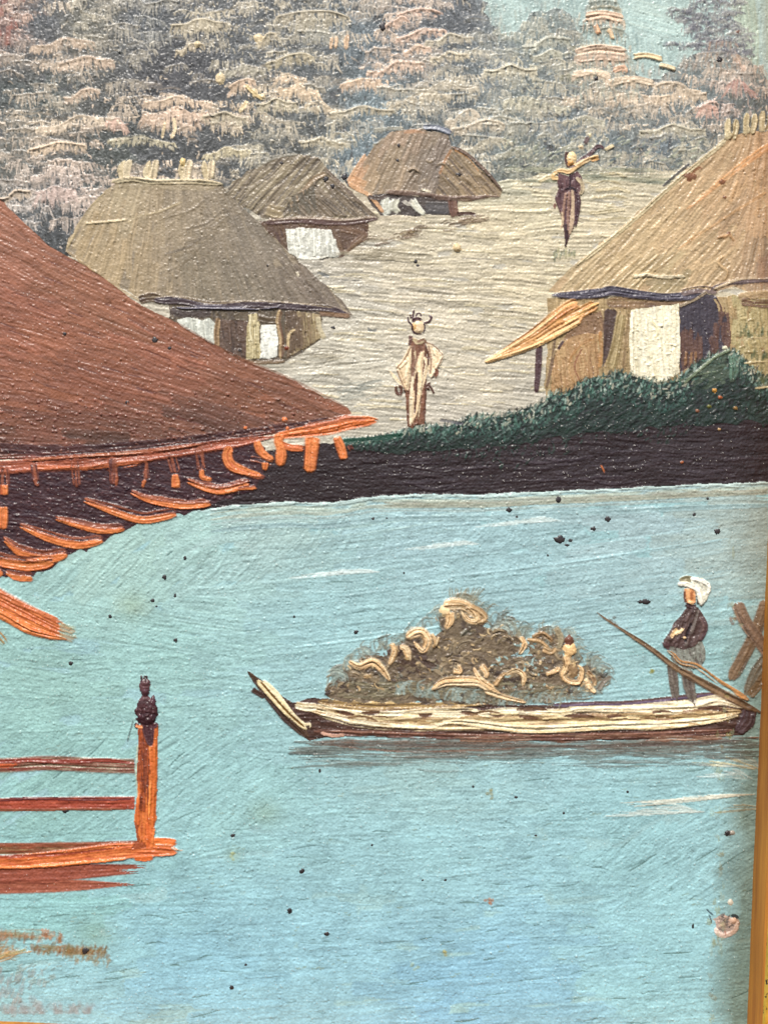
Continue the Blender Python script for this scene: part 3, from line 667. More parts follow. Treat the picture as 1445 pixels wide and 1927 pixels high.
sh_top = [(640, 832), (700, 828), (745, 818), (790, 804), (840, 803), (880, 786), (930, 782), (970, 776), (1010, 764), (1035, 742), (1070, 738), (1095, 716), (1130, 712), (1160, 700), (1200, 712), (1250, 722), (1285, 705), (1300, 690), (1340, 668), (1380, 660), (1410, 690), (1450, 720), (X1, 730)]
fill(sh_top + [(X1, 790), (1300, 800), (1100, 815), (950, 840), (800, 850), (700, 848), (640, 842)], ['#22302a', '#2c3833', '#28292a', '#31403a'], p_shrub, ang=-.5, w=9, L=26, dens=2.2, h=1.4, amp=3)
for n_, cols_, dmax in [(1500, ['#22322b', '#2b3d35', '#31483f', '#2a2c2c', '#252226'], 120), (1900, ['#3a5a50', '#2f463e', '#4a6a5e', '#2a3733', '#33403a'], 58), (620, ['#8aa394', '#6a8a7c', '#a0ac98', '#54806f', '#b4b8a0'], 36)]:
    for _ in range(n_):
        x = R.uniform(640, X1)
        yt = np.interp(x, [p[0] for p in sh_top], [p[1] for p in sh_top])
        dep = dmax * np.interp(x, [640, 760, 850, 950, 1100, 1300, 1450], [.15, .25, .6, .9, 1, 1, .8])
        y = yt + R.random() ** 1.2 * dep
        if dmax == 36 and R.random() < .35 and x < 980: continue
        l = R.uniform(5, 13); an = -1.2 + R.normal() * .45
        stroke([(x, y), (x + math.cos(an) * l, y + math.sin(an) * l)], R.uniform(1.4, 3.4), [hx(cols_[R.integers(len(cols_))]) * R.uniform(.7, 1.2) * np.array([1.06, .97, 1.0], np.float32)], p_shrub, a=R.uniform(.5, .9), h=R.uniform(.8, 2.4), rag=1, tout=.4, soft=.5)
fill([(1290, 705), (1310, 690), (1340, 670), (1378, 662), (1390, 690), (1380, 720), (1300, 735)], ['#4a5446', '#3e4a40', '#566250'], p_shrub, ang=-.5, w=8, L=24, dens=2, h=1.4, base=False, a=.8)
stroke([(1285, 722), (1310, 700), (1345, 672), (1375, 658)], 4, ['#8a9478', '#6c7a64'], p_shrub, h=3.4, dry=.1)
stroke([(1270, 720), (1320, 706), (1350, 700)], 4, ['#6f7c62'], p_shrub, h=3, dry=.2)
dab(1362, 655, 5, 4, '#d0cfb4', p_shrub, 3.5)
for k in range(14):
    x = R.uniform(1370, 1400); stroke([(x, 668), (x + 2, 690), (x + 1, 715)], 4, ['#567a68', '#6f8c78', '#3d5c4e'], p_shrub, h=1.6, a=.45, dry=.35)
for x0, y0 in [(1390, 625), (1405, 668), (1425, 715)]:
    for _ in range(26):
        x = x0 + R.uniform(0, 70); y = y0 + R.normal() * 4
        stroke([(x, y + 8), (x + 1, y - 6)], 4, ['#4a563e', '#626a4c', '#39432f'], p_shrub, a=.6, h=1.4, rag=3, soft=.5)
    stroke([(x0 - 6, y0 + 16), (x0 + 30, y0 + 12), (x0 + 80, y0 + 12)], 3, ['#c4b48c'], p_hr, h=3.4, dry=.2)
for x, y, r, c in [(1343, 735, 5, '#b9863c'), (1353, 748, 4, '#a8603c'), (1382, 768, 4, '#8a6a3c'), (1311, 773, 4, '#8c5e48'), (1352, 808, 3, '#c4a070'), (1282, 870, 3, '#a05a34'), (1333, 765, 4, '#6a6a34')]:
    dab(x, y, r, r * .8, c, p_bank, 3)
stroke([(1130, 875), (1134, 883), (1137, 890)], 2.5, ['#b0653c'], p_bank, h=2)
stroke([(760, 818), (700, 826), (640, 830)], 8, ['#31584a', '#274438'], p_shrub, h=1.6, dry=.1)

# ================================================================== 7 water
p_water = part('painted_water', None, 'pale blue-green painted lake filling the lower half of the picture')
wf = field([(100, 1300, '#98c0bb'), (250, 1050, '#a6c8c2'), (500, 980, '#a9c6c4'), (800, 1000, '#a3c4ca'), (1000, 1100, '#9fc2c8'), (1200, 1000, '#a4bfc4'), (1300, 1250, '#94bcbe'),
            (300, 1250, '#9cc5c3'), (600, 1200, '#9dc4c9'), (450, 1500, '#9ac4c6'), (800, 1600, '#9bc6cd'), (1200, 1600, '#98c4ca'), (600, 1850, '#95c2d0'), (950, 1850, '#8ebcd0'), (300, 1900, '#90bfd0'),
            (100, 1700, '#90c0c0'), (1250, 1850, '#98c6ce'), (400, 1850, '#90bfd0'), (850, 1890, '#88b7cf'), (100, 1480, '#92bcb8'), (800, 1450, '#9cbfc0'), (150, 1850, '#94c0ca'), (1400, 1000, '#a2b4b0')], p=2.4)
wpoly = [(X0, 1080)] + [(0, 1080), (120, 1030), (300, 972)] + bank_bottom[::-1][1:] + [(X1, Y1), (X0, Y1)]
_wf = wf
wf = lambda x, y: _wf(x, y) * np.array([.965, .935, .915], np.float32)
def wang(x, y):
    a = -.1
    if y < 985 + (x < 500) * 30: a = -.03 if x > 420 else -.35
    elif x < 420 and y < 1120: a = -.75 if x < 330 and y > 1040 else -.45
    elif x < 420 and y < 1330: a = .1
    elif y > 1400: a = -.06
    if x > 1150 and y > 1520 and y < 1700: a = -.55
    if x < 520 and 1380 < y < 1560: a = -.6
    return a
wm = fill(wpoly, lambda x, y: [wf(x, y) * .95, wf(x, y) * 1.0, wf(x, y) * 1.05], p_water, ang=wang, w=24, L=150, dens=3.0, h=.8, groove=.26, jit=.05, bs=3.0, spread=.07, amp=1.0)
# hatched scrubbing in the upper water
for cx, cy, n_, an, l in [(560, 1010, 34, -.95, 70), (900, 1000, 30, -.9, 50), (330, 1060, 30, -.95, 60), (430, 1070, 26, -.85, 70), (560, 1060, 20, -.8, 40), (1230, 1610, 40, -.75, 60), (760, 1010, 18, -1.2, 40)]:
    for k in range(n_):
        x = cx + (k - n_ / 2) * 6 + R.normal() * 4; y = cy + R.normal() * 12
        dx, dy = math.cos(an) * l / 2, math.sin(an) * l / 2
        c = wf(x, y)
        stroke([(x - dx, y - dy), (x + 6, y), (x + dx, y + dy)], R.uniform(2, 6), [c * .66, c * 1.1], p_water, a=.6, h=1.3, clip=wm, rag=8, dry=.25)
# fine long bristle marks
for _ in range(1500):
    x, y = R.uniform(X0, X1), R.uniform(935, Y1)
    an = wang(x, y) + R.normal() * .05; l = R.uniform(25, 120)
    c = wf(x, y) * R.choice([.74, .86, 1.08, 1.12])
    dx, dy = math.cos(an) * l / 2, math.sin(an) * l / 2
    stroke([(x - dx, y - dy), (x, y + R.normal()), (x + dx, y + dy)], R.uniform(1.6, 3), [c], p_water, a=.55, h=R.uniform(.2, 1.5), clip=wm, rag=4, tin=.3, tout=.4, soft=.5, keep=.4)
for _ in range(110):   # long sweeping bristle trails across the upper water
    x, y = R.uniform(430, 1150), R.uniform(1010, 1330)
    l = R.uniform(140, 460); an = -.14 + R.normal() * .03
    c = wf(x, y) * R.choice([.72, .8, 1.12, 1.16])
    stroke([(x, y), (x + l / 2, y + an * l / 2 + 4), (x + l, y + an * l)], R.uniform(1.6, 4), [c], p_water, a=.6, h=R.choice([.1, 1.6]), clip=wm, rag=6, dry=.3, keep=.4, soft=.4)
for _ in range(60):
    x, y = R.uniform(20, 380), R.uniform(1130, 1330)
    l = R.uniform(80, 260); an = .16 - .3 * (y > 1230) + R.normal() * .04
    c = wf(x, y) * R.choice([.76, .84, 1.1])
    stroke([(x, y), (x + l / 2, y + an * l / 2), (x + l, y + an * l)], R.uniform(1.6, 3.4), [c], p_water, a=.55, h=R.choice([.1, 1.4]), clip=wm, rag=6, dry=.3, keep=.4, soft=.4)
# top edge: rounded ridge, greyish band
for off, c, hh in [(3, ['#c6d8d2', '#b7cbc4'], 3.4), (12, ['#a3b4a8', '#b7bfae'], 1.6), (22, ['#aab6a8', '#b9c2b4'], 1.3), (32, ['#9fb8b6', '#b2c4c0'], 1.2), (44, ['#a5bec0', '#94b0b2'], 1.2)]:
    stroke([(x, y + off) for x, y in bank_bottom[::-1][1:]], 8, c, p_water, h=hh, dry=.12, a=.85, clip=wm)
for off in (14, 20):
    stroke([(x, y + off) for x, y in bank_bottom[::-1] if x > 680], 8, ['#b0a48c', '#9aa090', '#a39c88'], p_water, h=1.4, dry=.3, a=.75, clip=wm)
# scratches, nicks
for _ in range(720):
    x, y = R.uniform(X0, 1420), R.uniform(960, 2000) if R.random() < .3 else R.uniform(1420, 2000)
    an = wang(x, y) + R.normal() * .12; l = 5 + R.random() ** 2 * 62
    stroke([(x, y), (x + math.cos(an) * l * .5, y + math.sin(an) * l * .5 + R.normal() * 1.2), (x + math.cos(an) * l, y + math.sin(an) * l)], [R.uniform(.8, 2.4), R.uniform(1., 2.8), R.uniform(.6, 2)], ['#40605f', '#64827f'], p_water, a=R.uniform(.3, .9), h=-.4, clip=wm, rag=3, dry=.3, tin=.3, tout=.4, keep=.5)
for _ in range(90):
    x, y = R.uniform(X0, 1420), R.uniform(1300, 2000)
    for k in range(3):
        xx, yy = x + R.normal() * 14, y + R.normal() * 6
        stroke([(xx, yy), (xx + R.uniform(4, 12), yy - R.uniform(0, 3))], 2, ['#7ea2a0', '#8d9f90'], p_water, a=.7, h=R.uniform(-.2, 1.6), clip=wm, rag=1)
for x, y, c in [(922, 1493, '#8a8458'), (918, 1698, '#a8642a'), (835, 1795, '#a9a878'), (440, 1610, '#a2b08a'), (1155, 1168, '#5a4a3c'), (1227, 1265, '#8a8a4a'), (1380, 1169, '#7a4a28'), (783, 1818, '#9ab09c')]:
    for k in range(5): dab(x + R.normal() * 4, y + R.normal() * 4, 3.5, 3, c, p_water, .8, a=.6)
# white ripple marks
ripples = [(890, 1060, 992, 980, 9), (760, 905, 1036, 1024, 9), (540, 720, 1088, 1076, 11), (1310, 1440, 1440, 1446, 6), (1275, 1420, 1466, 1466, 7)]
for x0, x1, y0, y1, n_ in ripples:
    q = part('ripple', p_water)
    for k in range(n_):
        xs = x0 + (x1 - x0) * k / n_ * .8; ys = y0 - 20 * k / n_ + R.normal() * 2
        stroke([(xs, ys), ((xs + x1) / 2, (ys + y1) / 2 - 2), (x1 - R.uniform(0, 20), y1)], R.uniform(2, 5), ['#dfe6de', '#c3d4d2'], q, a=.6, h=1.2, dry=.3, tin=.3, tout=.6)
for x0, x1, y0, y1, n_, c in [(1165, 1425, 1516, 1494, 14, '#dcdccb'), (1135, 1330, 1534, 1528, 9, '#cfdad2'), (1340, 1440, 1528, 1520, 4, '#b7b49a'), (1300, 1435, 1438, 1448, 3, '#dad2a8')]:
    q = part('ripple', p_water, 'cream ripple mark near the frame')
    for k in range(n_):
        xs = x0 + (x1 - x0) * k / n_ * .7; ys = y0 - 22 * k / n_ + R.normal() * 2
        stroke([(xs, ys), ((xs + x1) / 2, (ys + y1) / 2), (x1 - R.uniform(0, 15), y1)], R.uniform(2, 5), [c, hx(c) * .85], q, a=.75, h=1.5, dry=.3, tin=.3, tout=.6)
# the boat's reflection: muddy horizontal drags
p_refl = part('reflection', p_water)
for _ in range(190):
    x = R.uniform(530, 1380); y = 1392 + abs(R.normal()) * 22
    if y > 1450: continue
    l = R.uniform(60, 240)
    stroke([(x, y), (x + l / 2, y + R.normal() * 3), (min(1440, x + l), y + R.normal() * 4)], R.uniform(2, 7), ['#57463e', '#6c5a4e', '#6a716b', '#7d8c88'], p_refl, a=.7 * (1 if y < 1425 else .7), h=1.5, dry=.3, tin=.25, tout=.4)
for _ in range(18):
    x = R.uniform(535, 620); y = R.uniform(1405, 1445)
    stroke([(x, y), (x + 60, y - 2), (x + 130, y + 1)], 3, ['#4f5b58', '#7a8078'], p_refl, a=.6, h=1.4, dry=.3, tin=.3, tout=.5)
stroke([(620, 1396), (760, 1408), (900, 1405), (1000, 1400)], 14, ['#6d4c3e', '#7d5c4a'], p_refl, a=.8, h=1.2, dry=.25)
stroke([(590, 1398), (800, 1400), (1050, 1402), (1250, 1398), (1400, 1392)], 10, ['#5a453c', '#6e5a4e', '#4a3a34'], p_refl, a=.7, h=1.2, dry=.3)
for y_, x_ in ((1422, 960), (1416, 1000), (1410, 560), (1418, 540)): stroke([(x_, y_), (x_ + 50, y_ - 1), (x_ + 110, y_ + 1)], 5, ['#3a3a38', '#565a56'], p_refl, a=.75, h=1, dry=.3, tin=.3, tout=.5)

# ================================================================== 8 the red-roofed house at the left
p_red_h = part('painted_house', None, 'house with a broad rust-red roof and orange eaves at the left edge')
fill([(X0, 872), (0, 872), (350, 850), (490, 832), (505, 870), (475, 922), (400, 948), (335, 966), (240, 996), (196, 1018), (128, 1046), (66, 1086), (0, 1084), (X0, 1130)], ['#38242a', '#452c2e', '#33222a', '#4e3436'], p_red_h,
     ang=lambda x, y: .15, w=12, L=40, h=1.3, dens=2.2, amp=3)
q = part('roof', p_red_h)
rdf = field([(0, 420, '#9c6453'), (60, 470, '#975f4e'), (150, 540, '#905a48'), (250, 600, '#8c5643'), (100, 650, '#8e523f'), (0, 600, '#99594a'), (300, 680, '#8a4f40'), (450, 730, '#85503f'), (200, 740, '#82493b'), (0, 740, '#8a5040'),
             (560, 760, '#7b4a3c'), (300, 780, '#74443a'), (100, 800, '#6d3d36'), (450, 790, '#5e3834'), (620, 782, '#6b4238'), (200, 830, '#43282a'), (0, 840, '#4a2c2c'), (400, 818, '#46292b'), (-150, 500, '#a86456')])
rdf = toward(rdf, '#84604d', .28)
redm = fill([(X0, 190), (0, 374), (45, 418), (92, 462), (165, 502), (225, 545), (268, 576), (330, 606), (435, 668), (500, 694), (545, 714), (600, 742), (655, 768), (662, 778), (600, 806), (500, 820), (300, 846), (100, 862), (X0, 872)],
     lambda x, y: [rdf(x, y) * np.array([k_, k_ * 1.07, k_], np.float32) for k_ in (.8, 1.0, 1.1, 1.24)], q, ang=lambda x, y: np.interp(y - .33 * x, [250, 500, 700, 830], [.62, .42, .22, -.02]), w=15, L=150, dens=3.6, h=.85, groove=.34, jit=.08, amp=.8, bs=2.6)
for _ in range(60):
    x, y = R.uniform(X0, 560), R.uniform(450, 790)
    an = float(np.interp(y - .33 * x, [250, 500, 700, 830], [.62, .42, .22, -.02])) + R.normal() * .04; l = R.uniform(15, 60)
    stroke([(x, y), (x + math.cos(an) * l, y + math.sin(an) * l)], R.uniform(1.5, 3), ['#5c3a36', '#6a4038'], q, a=.7, h=.1, clip=redm, dry=.2, rag=3, keep=.4)
stroke([(X0, 850), (0, 842), (100, 848), (250, 838), (400, 822), (520, 806), (620, 786)], [26, 24, 22, 20, 18, 16, 10], ['#3a2327', '#46292b', '#2f1d22'], q, a=.85, h=1.4, dry=.15)
stroke([(330, 606), (435, 666), (545, 712), (655, 768)], 4, ['#a87a60', '#8c5a48'], q, a=.5, h=1.4, dry=.2)
for _ in range(380):   # crusty little lumps low on the roof
    x, y = R.uniform(X0, 600), 800 + R.normal() * 34
    i, j = int((y - Y0) * S), int((x - X0) * S)
    if redm[i, j]: dab(x, y, R.uniform(2, 5), R.uniform(1.5, 3), rdf(x, y) * R.uniform(.9, 1.25), q, R.uniform(1.5, 3.2), amp=.3)
for x, y, r in [(462, 805, 3), (536, 789, 5), (541, 806, 3)]: dab(x, y, r, r, '#df7d4a', q, 3)
for _ in range(420):   # rough paint under the eaves
    x, y = R.uniform(X0, 480), R.uniform(880, 1060)
    i, j = int((y - Y0) * S), int((x - X0) * S)
    if ID[i, j] == p_red_h: dab(x, y, R.uniform(2, 6), R.uniform(1.5, 3), R.choice(['#4a3034', '#5c4044', '#352228', '#523636']), p_red_h, R.uniform(1, 2.6), amp=.3)
q = part('eave', p_red_h)
stroke([(X0, 888), (0, 880), (60, 876), (150, 872), (250, 862), (350, 848), (430, 836), (520, 822)], [34, 32, 28, 28, 24, 24, 22, 14], ['#7c4638', '#a25a40', '#8f4e3c', '#b3664a', '#6c3c34'], q, h=2.6, groove=.5, rag=6, tin=0)
stroke([(60, 878), (150, 884), (210, 878), (290, 868)], [6, 10, 14, 6], ['#c46f46', '#b3623f'], q, h=3.4, dry=.25)
stroke([(60, 866), (150, 858), (250, 852), (380, 836)], 5, ['#c47a50', '#8d4f3a'], q, h=3.4, dry=.25)
stroke([(X0, 866), (0, 860), (200, 850), (400, 828), (520, 812)], 6, ['#5c302c', '#8a4a3a'], q, h=2, dry=.25)
stroke([(516, 822), (560, 815), (620, 806), (660, 796), (712, 791)], [10, 17, 22, 22, 14], ['#e08048', '#d06e3c', '#ea9258'], q, h=3.4, rag=8, groove=.4)
stroke([(570, 806), (620, 794), (660, 786), (690, 788)], 10, ['#9c5640', '#c26e48'], q, h=2.6, dry=.2)
stroke([(520, 832), (545, 842), (573, 844)], 11, ['#d97844', '#b8623c'], q, h=3)
OR = ['#d4733f', '#e0884f', '#bd5f36']; MUD = ['#7a4436', '#96563e', '#5c3430']
def rafter(pts, w_, cols, mud=None, mw=None):
    o = part('rafter', p_red_h)
    if mud: stroke(mud, mw, MUD, o, h=2.2, dry=.2, rag=4)
    stroke(pts, w_, cols, o, h=4.2, groove=.2, rag=2, soft=.3, edge=.05, jit=.05)
rafter([(9, 912), (9, 925), (9, 932)], 14, OR, [(8, 880), (9, 915)], 20)
rafter([(5, 953), (6, 975), (3, 996)], 19, OR)
rafter([(66, 900), (70, 912), (76, 912)], 5, MUD, [(64, 872), (70, 908)], 11)
rafter([(144, 900), (147, 918)], 6, MUD, [(141, 866), (146, 915)], 14)
rafter([(222, 895), (219, 915)], 4, ['#a45c40'], [(212, 862), (216, 912)], 14)
rafter([(268, 910), (274, 904), (268, 918)], 4, ['#b9683f'], [(270, 858), (275, 905)], 13)
rafter([(330, 892), (331, 906), (331, 919)], [9, 15, 15], OR, [(322, 856), (332, 890)], 16)
rafter([(380, 884), (382, 898), (400, 903)], [9, 9, 5], OR, [(374, 838), (380, 886)], 15)
rafter([(434, 840), (428, 858), (436, 876), (458, 886), (494, 896)], [14, 18, 18, 11, 7], OR, [(440, 884), (480, 896), (500, 898)], 8)
rafter([(483, 830), (490, 848), (503, 860), (516, 866)], [11, 15, 12, 10], OR)
rafter([(500, 870), (499, 878), (498, 886)], [12, 10, 6], OR, [(470, 862), (515, 872)], 9)
rafter([(527, 818), (524, 832), (529, 850), (527, 878)], [20, 14, 20, 14], OR)
rafter([(588, 822), (586, 850), (582, 890)], [28, 22, 20], OR)
rafter([(633, 822), (641, 842), (648, 866)], [14, 16, 13], OR, [(655, 836), (661, 848)], 10)
def streak(pts, w_):
    o = part('rafter', p_red_h)
    up = [(x, y - w_ * .4) for x, y in pts]
    stroke(up, w_ * 1.0, MUD, o, h=2.2, dry=.2, rag=6, tin=.4, tout=.1)
    stroke(pts, [w_ * .35, w_ * .6, w_ * .75, w_ * .6], OR, o, h=3.8, rag=2, tin=.3, tout=.1, groove=.2)
    stroke(up, 3, ['#c07048', '#8a4c38'], o, h=3.4, dry=.3)
streak([(352, 908), (388, 920), (420, 924), (470, 912)], 16)
streak([(446, 922), (460, 920), (484, 919)], 6)
streak([(246, 928), (280, 942), (340, 952), (398, 950)], 14)
streak([(158, 944), (215, 964), (270, 979), (334, 969)], 17)
streak([(105, 978), (150, 990), (190, 999), (236, 997)], 14)
streak([(38, 992), (90, 1013), (145, 1026), (196, 1019)], 17)
streak([(8, 1018), (40, 1042), (85, 1053), (129, 1046)], 19)
streak([(-60, 1050), (20, 1062), (60, 1066), (104, 1060)], 22)
streak([(12, 1080), (35, 1088), (64, 1090)], 14)
streak([(-40, 1072), (-10, 1078), (8, 1080)], 16)
q = part('beam', p_red_h, 'thick loose orange beam stroke lying over the water')
stroke([(-160, 1062), (-60, 1100), (0, 1134), (60, 1164), (122, 1194)], [60, 60, 54, 48, 42], ['#b8603a', '#d57a44', '#a4533a', '#e08648', '#c26c40'], q, h=3, rag=20, groove=.4, tin=0, tout=0)
stroke([(-160, 1085), (0, 1156), (60, 1188), (128, 1204)], [16, 14, 14, 8], OR, q, h=4, rag=4)
stroke([(-160, 1030), (0, 1118), (60, 1146), (112, 1166)], 8, ['#d98252', '#b9643e'], q, h=3.6, dry=.15)
for k in range(12):
    y = 1172 + k * 2.4
    stroke([(112, y), (128, y + 6), (140 + R.uniform(-6, 8), y + 10)], 4, ['#b98a58', '#8d9474', '#c47c48'], q, a=.6, h=2, dry=.2)
q = part('beam', p_red_h)
stroke([(-60, 1165), (-10, 1190), (14, 1214)], [34, 28, 18], ['#b07040', '#8f8a64', '#c47a48'], q, h=2, dry=.25, rag=8)

# ================================================================== 9 railing
p_rail = part('painted_railing', None, 'orange-red railing with a dark finial post above the water')
q = part('rail', p_rail)
stroke([(X0, 1440), (0, 1440), (90, 1436), (180, 1440), (257, 1442)], 25, ['#8a4a38', '#8f7a66', '#7a3a30', '#9c8c74'], q, h=2, groove=.4, tin=0, tout=.004)
stroke([(X0, 1432), (0, 1432), (60, 1430), (130, 1433), (200, 1430), (256, 1437)], 6, ['#6a2e2a', '#8a3e30'], q, h=3)
stroke([(X0, 1442), (0, 1441), (36, 1438)], 7, ['#d0683c', '#b4563a'], q, h=3, tin=0)
q = part('rail', p_rail)
stroke([(X0, 1514), (0, 1514), (90, 1512), (180, 1511), (257, 1511)], 22, ['#a94f3b', '#944434', '#b85c44'], q, h=2.4, groove=.3, tin=0, tout=.004)
stroke([(X0, 1503), (0, 1504), (60, 1502), (150, 1503), (250, 1503)], 5, ['#4e2428', '#6a2e2c'], q, h=2.4, dry=.1)
stroke([(X0, 1524), (0, 1524), (120, 1523), (240, 1522)], 4, ['#7c4a38', '#9a5a40'], q, h=2, dry=.2)
q = part('deck', p_rail)
stroke([(X0, 1668), (0, 1668), (140, 1666), (258, 1664)], [28, 27, 23, 7], ['#93503c', '#a05e48', '#84463a'], q, h=1.2, rag=40, tin=0, tout=.2)
stroke([(X0, 1642), (0, 1643), (140, 1640), (280, 1634)], [40, 40, 37, 16], ['#864636', '#93503e', '#783c32'], q, h=1.4, rag=60, tin=0, tout=.02)
stroke([(X0, 1597), (0, 1597), (140, 1595), (262, 1590)], [22, 20, 20, 16], ['#7d5a40', '#8a4a34', '#6e4632', '#96714e'], q, h=1.6, groove=.4, tin=0, tout=.01)
stroke([(X0, 1622), (0, 1622), (120, 1614), (220, 1602), (300, 1600), (338, 1600)], [26, 26, 27, 32, 34, 20], ['#cd6638', '#d87a46', '#b4522e', '#de854c'], q, h=3.0, groove=.35, rag=14, tin=0, tout=.02)
stroke([(X0, 1614), (0, 1612), (130, 1606), (220, 1596)], 5, ['#b4522e', '#8a3e2a'], q, h=2.4, dry=.2)
stroke([(X0, 1630), (60, 1630), (160, 1622), (240, 1616)], 5, ['#ef8a4e'], q, h=3.6, dry=.25)
stroke([(288, 1582), (315, 1583), (334, 1586)], 11, ['#e2793c', '#d06832'], q, h=3)
stroke([(252, 1614), (275, 1616), (290, 1612)], 8, ['#dd6f38'], q, h=3)
stroke([(230, 1596), (280, 1594), (325, 1600)], 4, ['#9a4a2c', '#b65c34'], q, h=2.4, dry=.2)
stroke([(322, 1592), (332, 1598), (345, 1600)], 4, ['#d8c0a8'], q, h=3, dry=.3)
q = part('post', p_rail)
fill([(261, 1365), (298, 1362), (296, 1440), (294, 1500), (291, 1588), (300, 1594), (250, 1596), (259, 1580), (253, 1545), (258, 1500), (258, 1440)],
     lambda x, y: (['#c86232', '#d67a40', '#b4542e'] if (x > 282 or y > 1500) else ['#7a4030', '#a8542e', '#63332a', '#c0602e']), q, ang=1.58, w=9, L=70, dens=4, h=2.6, groove=.4, curve=.02)
stroke([(283, 1400), (284, 1470), (281, 1540)], 3, ['#ee9a50', '#d97438'], q, h=3.6, dry=.1)
stroke([(292, 1372), (292, 1450), (288, 1560)], 9, ['#d27238', '#c05e2e'], q, h=3, rag=4)
stroke([(260, 1400), (257, 1450), (260, 1500)], 2.5, ['#c8ccb0'], q, h=2, a=.6)
q = part('finial', p_rail)
FD = ['#43282a', '#54343a', '#3a2226', '#5f4042']
stroke([(278, 1352), (281, 1380), (284, 1405)], [26, 20, 8], FD, q, h=2.6, rag=4, tin=0)
stroke([(268, 1395), (272, 1420), (274, 1480)], 9, ['#63332a', '#8a4a34'], q, a=.7, h=2.4, dry=.3)
for x, y, rx, ry in [(274, 1322, 13, 14), (270, 1336, 16, 20), (284, 1338, 15, 22), (276, 1352, 20, 12), (289, 1320, 5, 12), (273, 1293, 11, 13), (274, 1284, 10, 7), (274, 1303, 8, 8)]:
    dab(x, y, rx, ry, R.choice(FD), q, 4.2, amp=.08)
for k in range(40):
    th = R.uniform(0, 6.28); r = R.uniform(0, 18)
    stroke([(276 + math.cos(th) * r, 1336 + math.sin(th) * r), (276 + math.cos(th + .7) * r + R.normal() * 3, 1336 + math.sin(th + .7) * r)], 3.5, FD + ['#76585c'], q, h=3.6)
for x in (268, 273, 277): stroke([(x, 1284), (x - 1, 1270)], 3, ['#3c2428'], q, h=3)
for s in (-1, 1): stroke([(276 + s * 14, 1360), (276 + s * 20, 1364), (276 + s * 12, 1370)], 5, FD, q, h=3.4)
stroke([(256, 1364), (264, 1368), (272, 1366)], 4, ['#e09060'], q, h=3.4)
stroke([(252, 1355), (246, 1375), (240, 1398)], 2.6, ['#4d5a58'], q, a=.7, h=1.2, dry=.2)

# ================================================================== 10 reeds lower left
p_reed = part('painted_reeds', None, 'loose rust and grey reed strokes in the lower left corner of the water')
for x0_, x1_, y_ in [(X0, 60, 1757), (0, 118, 1758), (60, 150, 1784), (100, 200, 1790), (X0, 30, 1784), (X0, 50, 1800), (X0, 20, 1770)]:
    for _ in range(5):
        yy_2 = y_ + R.normal() * 4
        stroke([(x0_ + R.uniform(0, 20), yy_2), ((x0_ + x1_) / 2, yy_2 + R.normal() * 3), (x1_ - R.uniform(0, 20), yy_2 + R.normal() * 3)], R.uniform(6, 13), ['#93744e', '#86805c', '#a07a50'], p_reed, a=.5, h=1, dry=.3, rag=10, soft=.6, tin=.2, tout=.3)
for xa, xb, y, n_, cs in [(X0, 118, 1756, 150, ['#96603c', '#85623f', '#a87248']), (60, 205, 1784, 130, ['#80593a', '#8d6a40', '#746a4a']), (X0, 30, 1782, 120, ['#a98258', '#967050', '#b4946c']), (110, 205, 1800, 40, ['#8a8060', '#947c58'])]:
    for _ in range(n_):
        x = R.uniform(xa, xb); yy = y + R.normal() * 5 + (x - xa) * .02
        stroke([(x, yy + 6), (x + R.uniform(-2, 9), yy - R.uniform(0, 8))], R.uniform(2, 7), [R.choice(cs)], p_reed, a=R.uniform(.3, .65), h=1.2, rag=1, soft=.6)
dab(86, 1754, 8, 8, '#a86a46', p_reed, 1.4, a=.6, amp=.25)
for k in range(16):
    x = R.uniform(-100, 10); y = 1812 + R.normal() * 5
    stroke([(x, y), (x + 30, y - 8), (x + R.uniform(50, 90), y - R.uniform(16, 34))], R.uniform(2, 4), ['#d0a468', '#b98a54', '#a8a070'], p_reed, a=.75, h=2, dry=.2)
for k in range(150):
    x, y = R.uniform(X0, 100), R.uniform(1825, 1915)
    if x + (y - 1825) * .25 > 90: continue
    stroke([(x, y + 8), (x + R.uniform(2, 10), y - 8)], R.uniform(4, 8), ['#8a989a', '#7c8c90', '#9aa6a4', '#97918c'], p_reed, a=.6, h=1.2, rag=3)
for k in range(40):
    x, y = R.uniform(20, 110), R.uniform(1815, 1855)
    stroke([(x, y), (x + R.uniform(5, 14), y - R.uniform(2, 8))], 2.4, ['#6f8280', '#b0c4be'], p_reed, a=.7, h=1.8, rag=1)
for x in (20, 48, 76, 108, 140, 165):
    for k in range(14): stroke([(x + R.normal() * 7, 1908), (x + R.normal() * 9, 1890 + R.normal() * 4)], 7, ['#8c989c', '#969694'], p_reed, a=.35, h=1, rag=2, soft=.6)

# ================================================================== 11 trestle poles, boat, cargo, boatman
p_tr = part('painted_trestle', None, 'crossed grey-brown poles standing in the water beside the frame')
stroke([(1480, 1170), (1445, 1230), (1420, 1265), (1402, 1312)], 18, ['#746a5a', '#857866', '#655c4e'], p_tr, a=.9, h=1.8, rag=5)
stroke([(1442, 1128), (1420, 1190), (1395, 1240), (1372, 1282)], 22, ['#7b6652', '#8f7860', '#665443'], p_tr, h=2, rag=5)
stroke([(1384, 1132), (1402, 1172), (1430, 1210), (1470, 1266)], 22, ['#765f50', '#8b7360', '#614f43'], p_tr, h=2.4, rag=6)
stroke([(1408, 1310), (1425, 1290), (1450, 1250)], 15, ['#8a7458', '#75644e'], p_tr, h=2, rag=5)

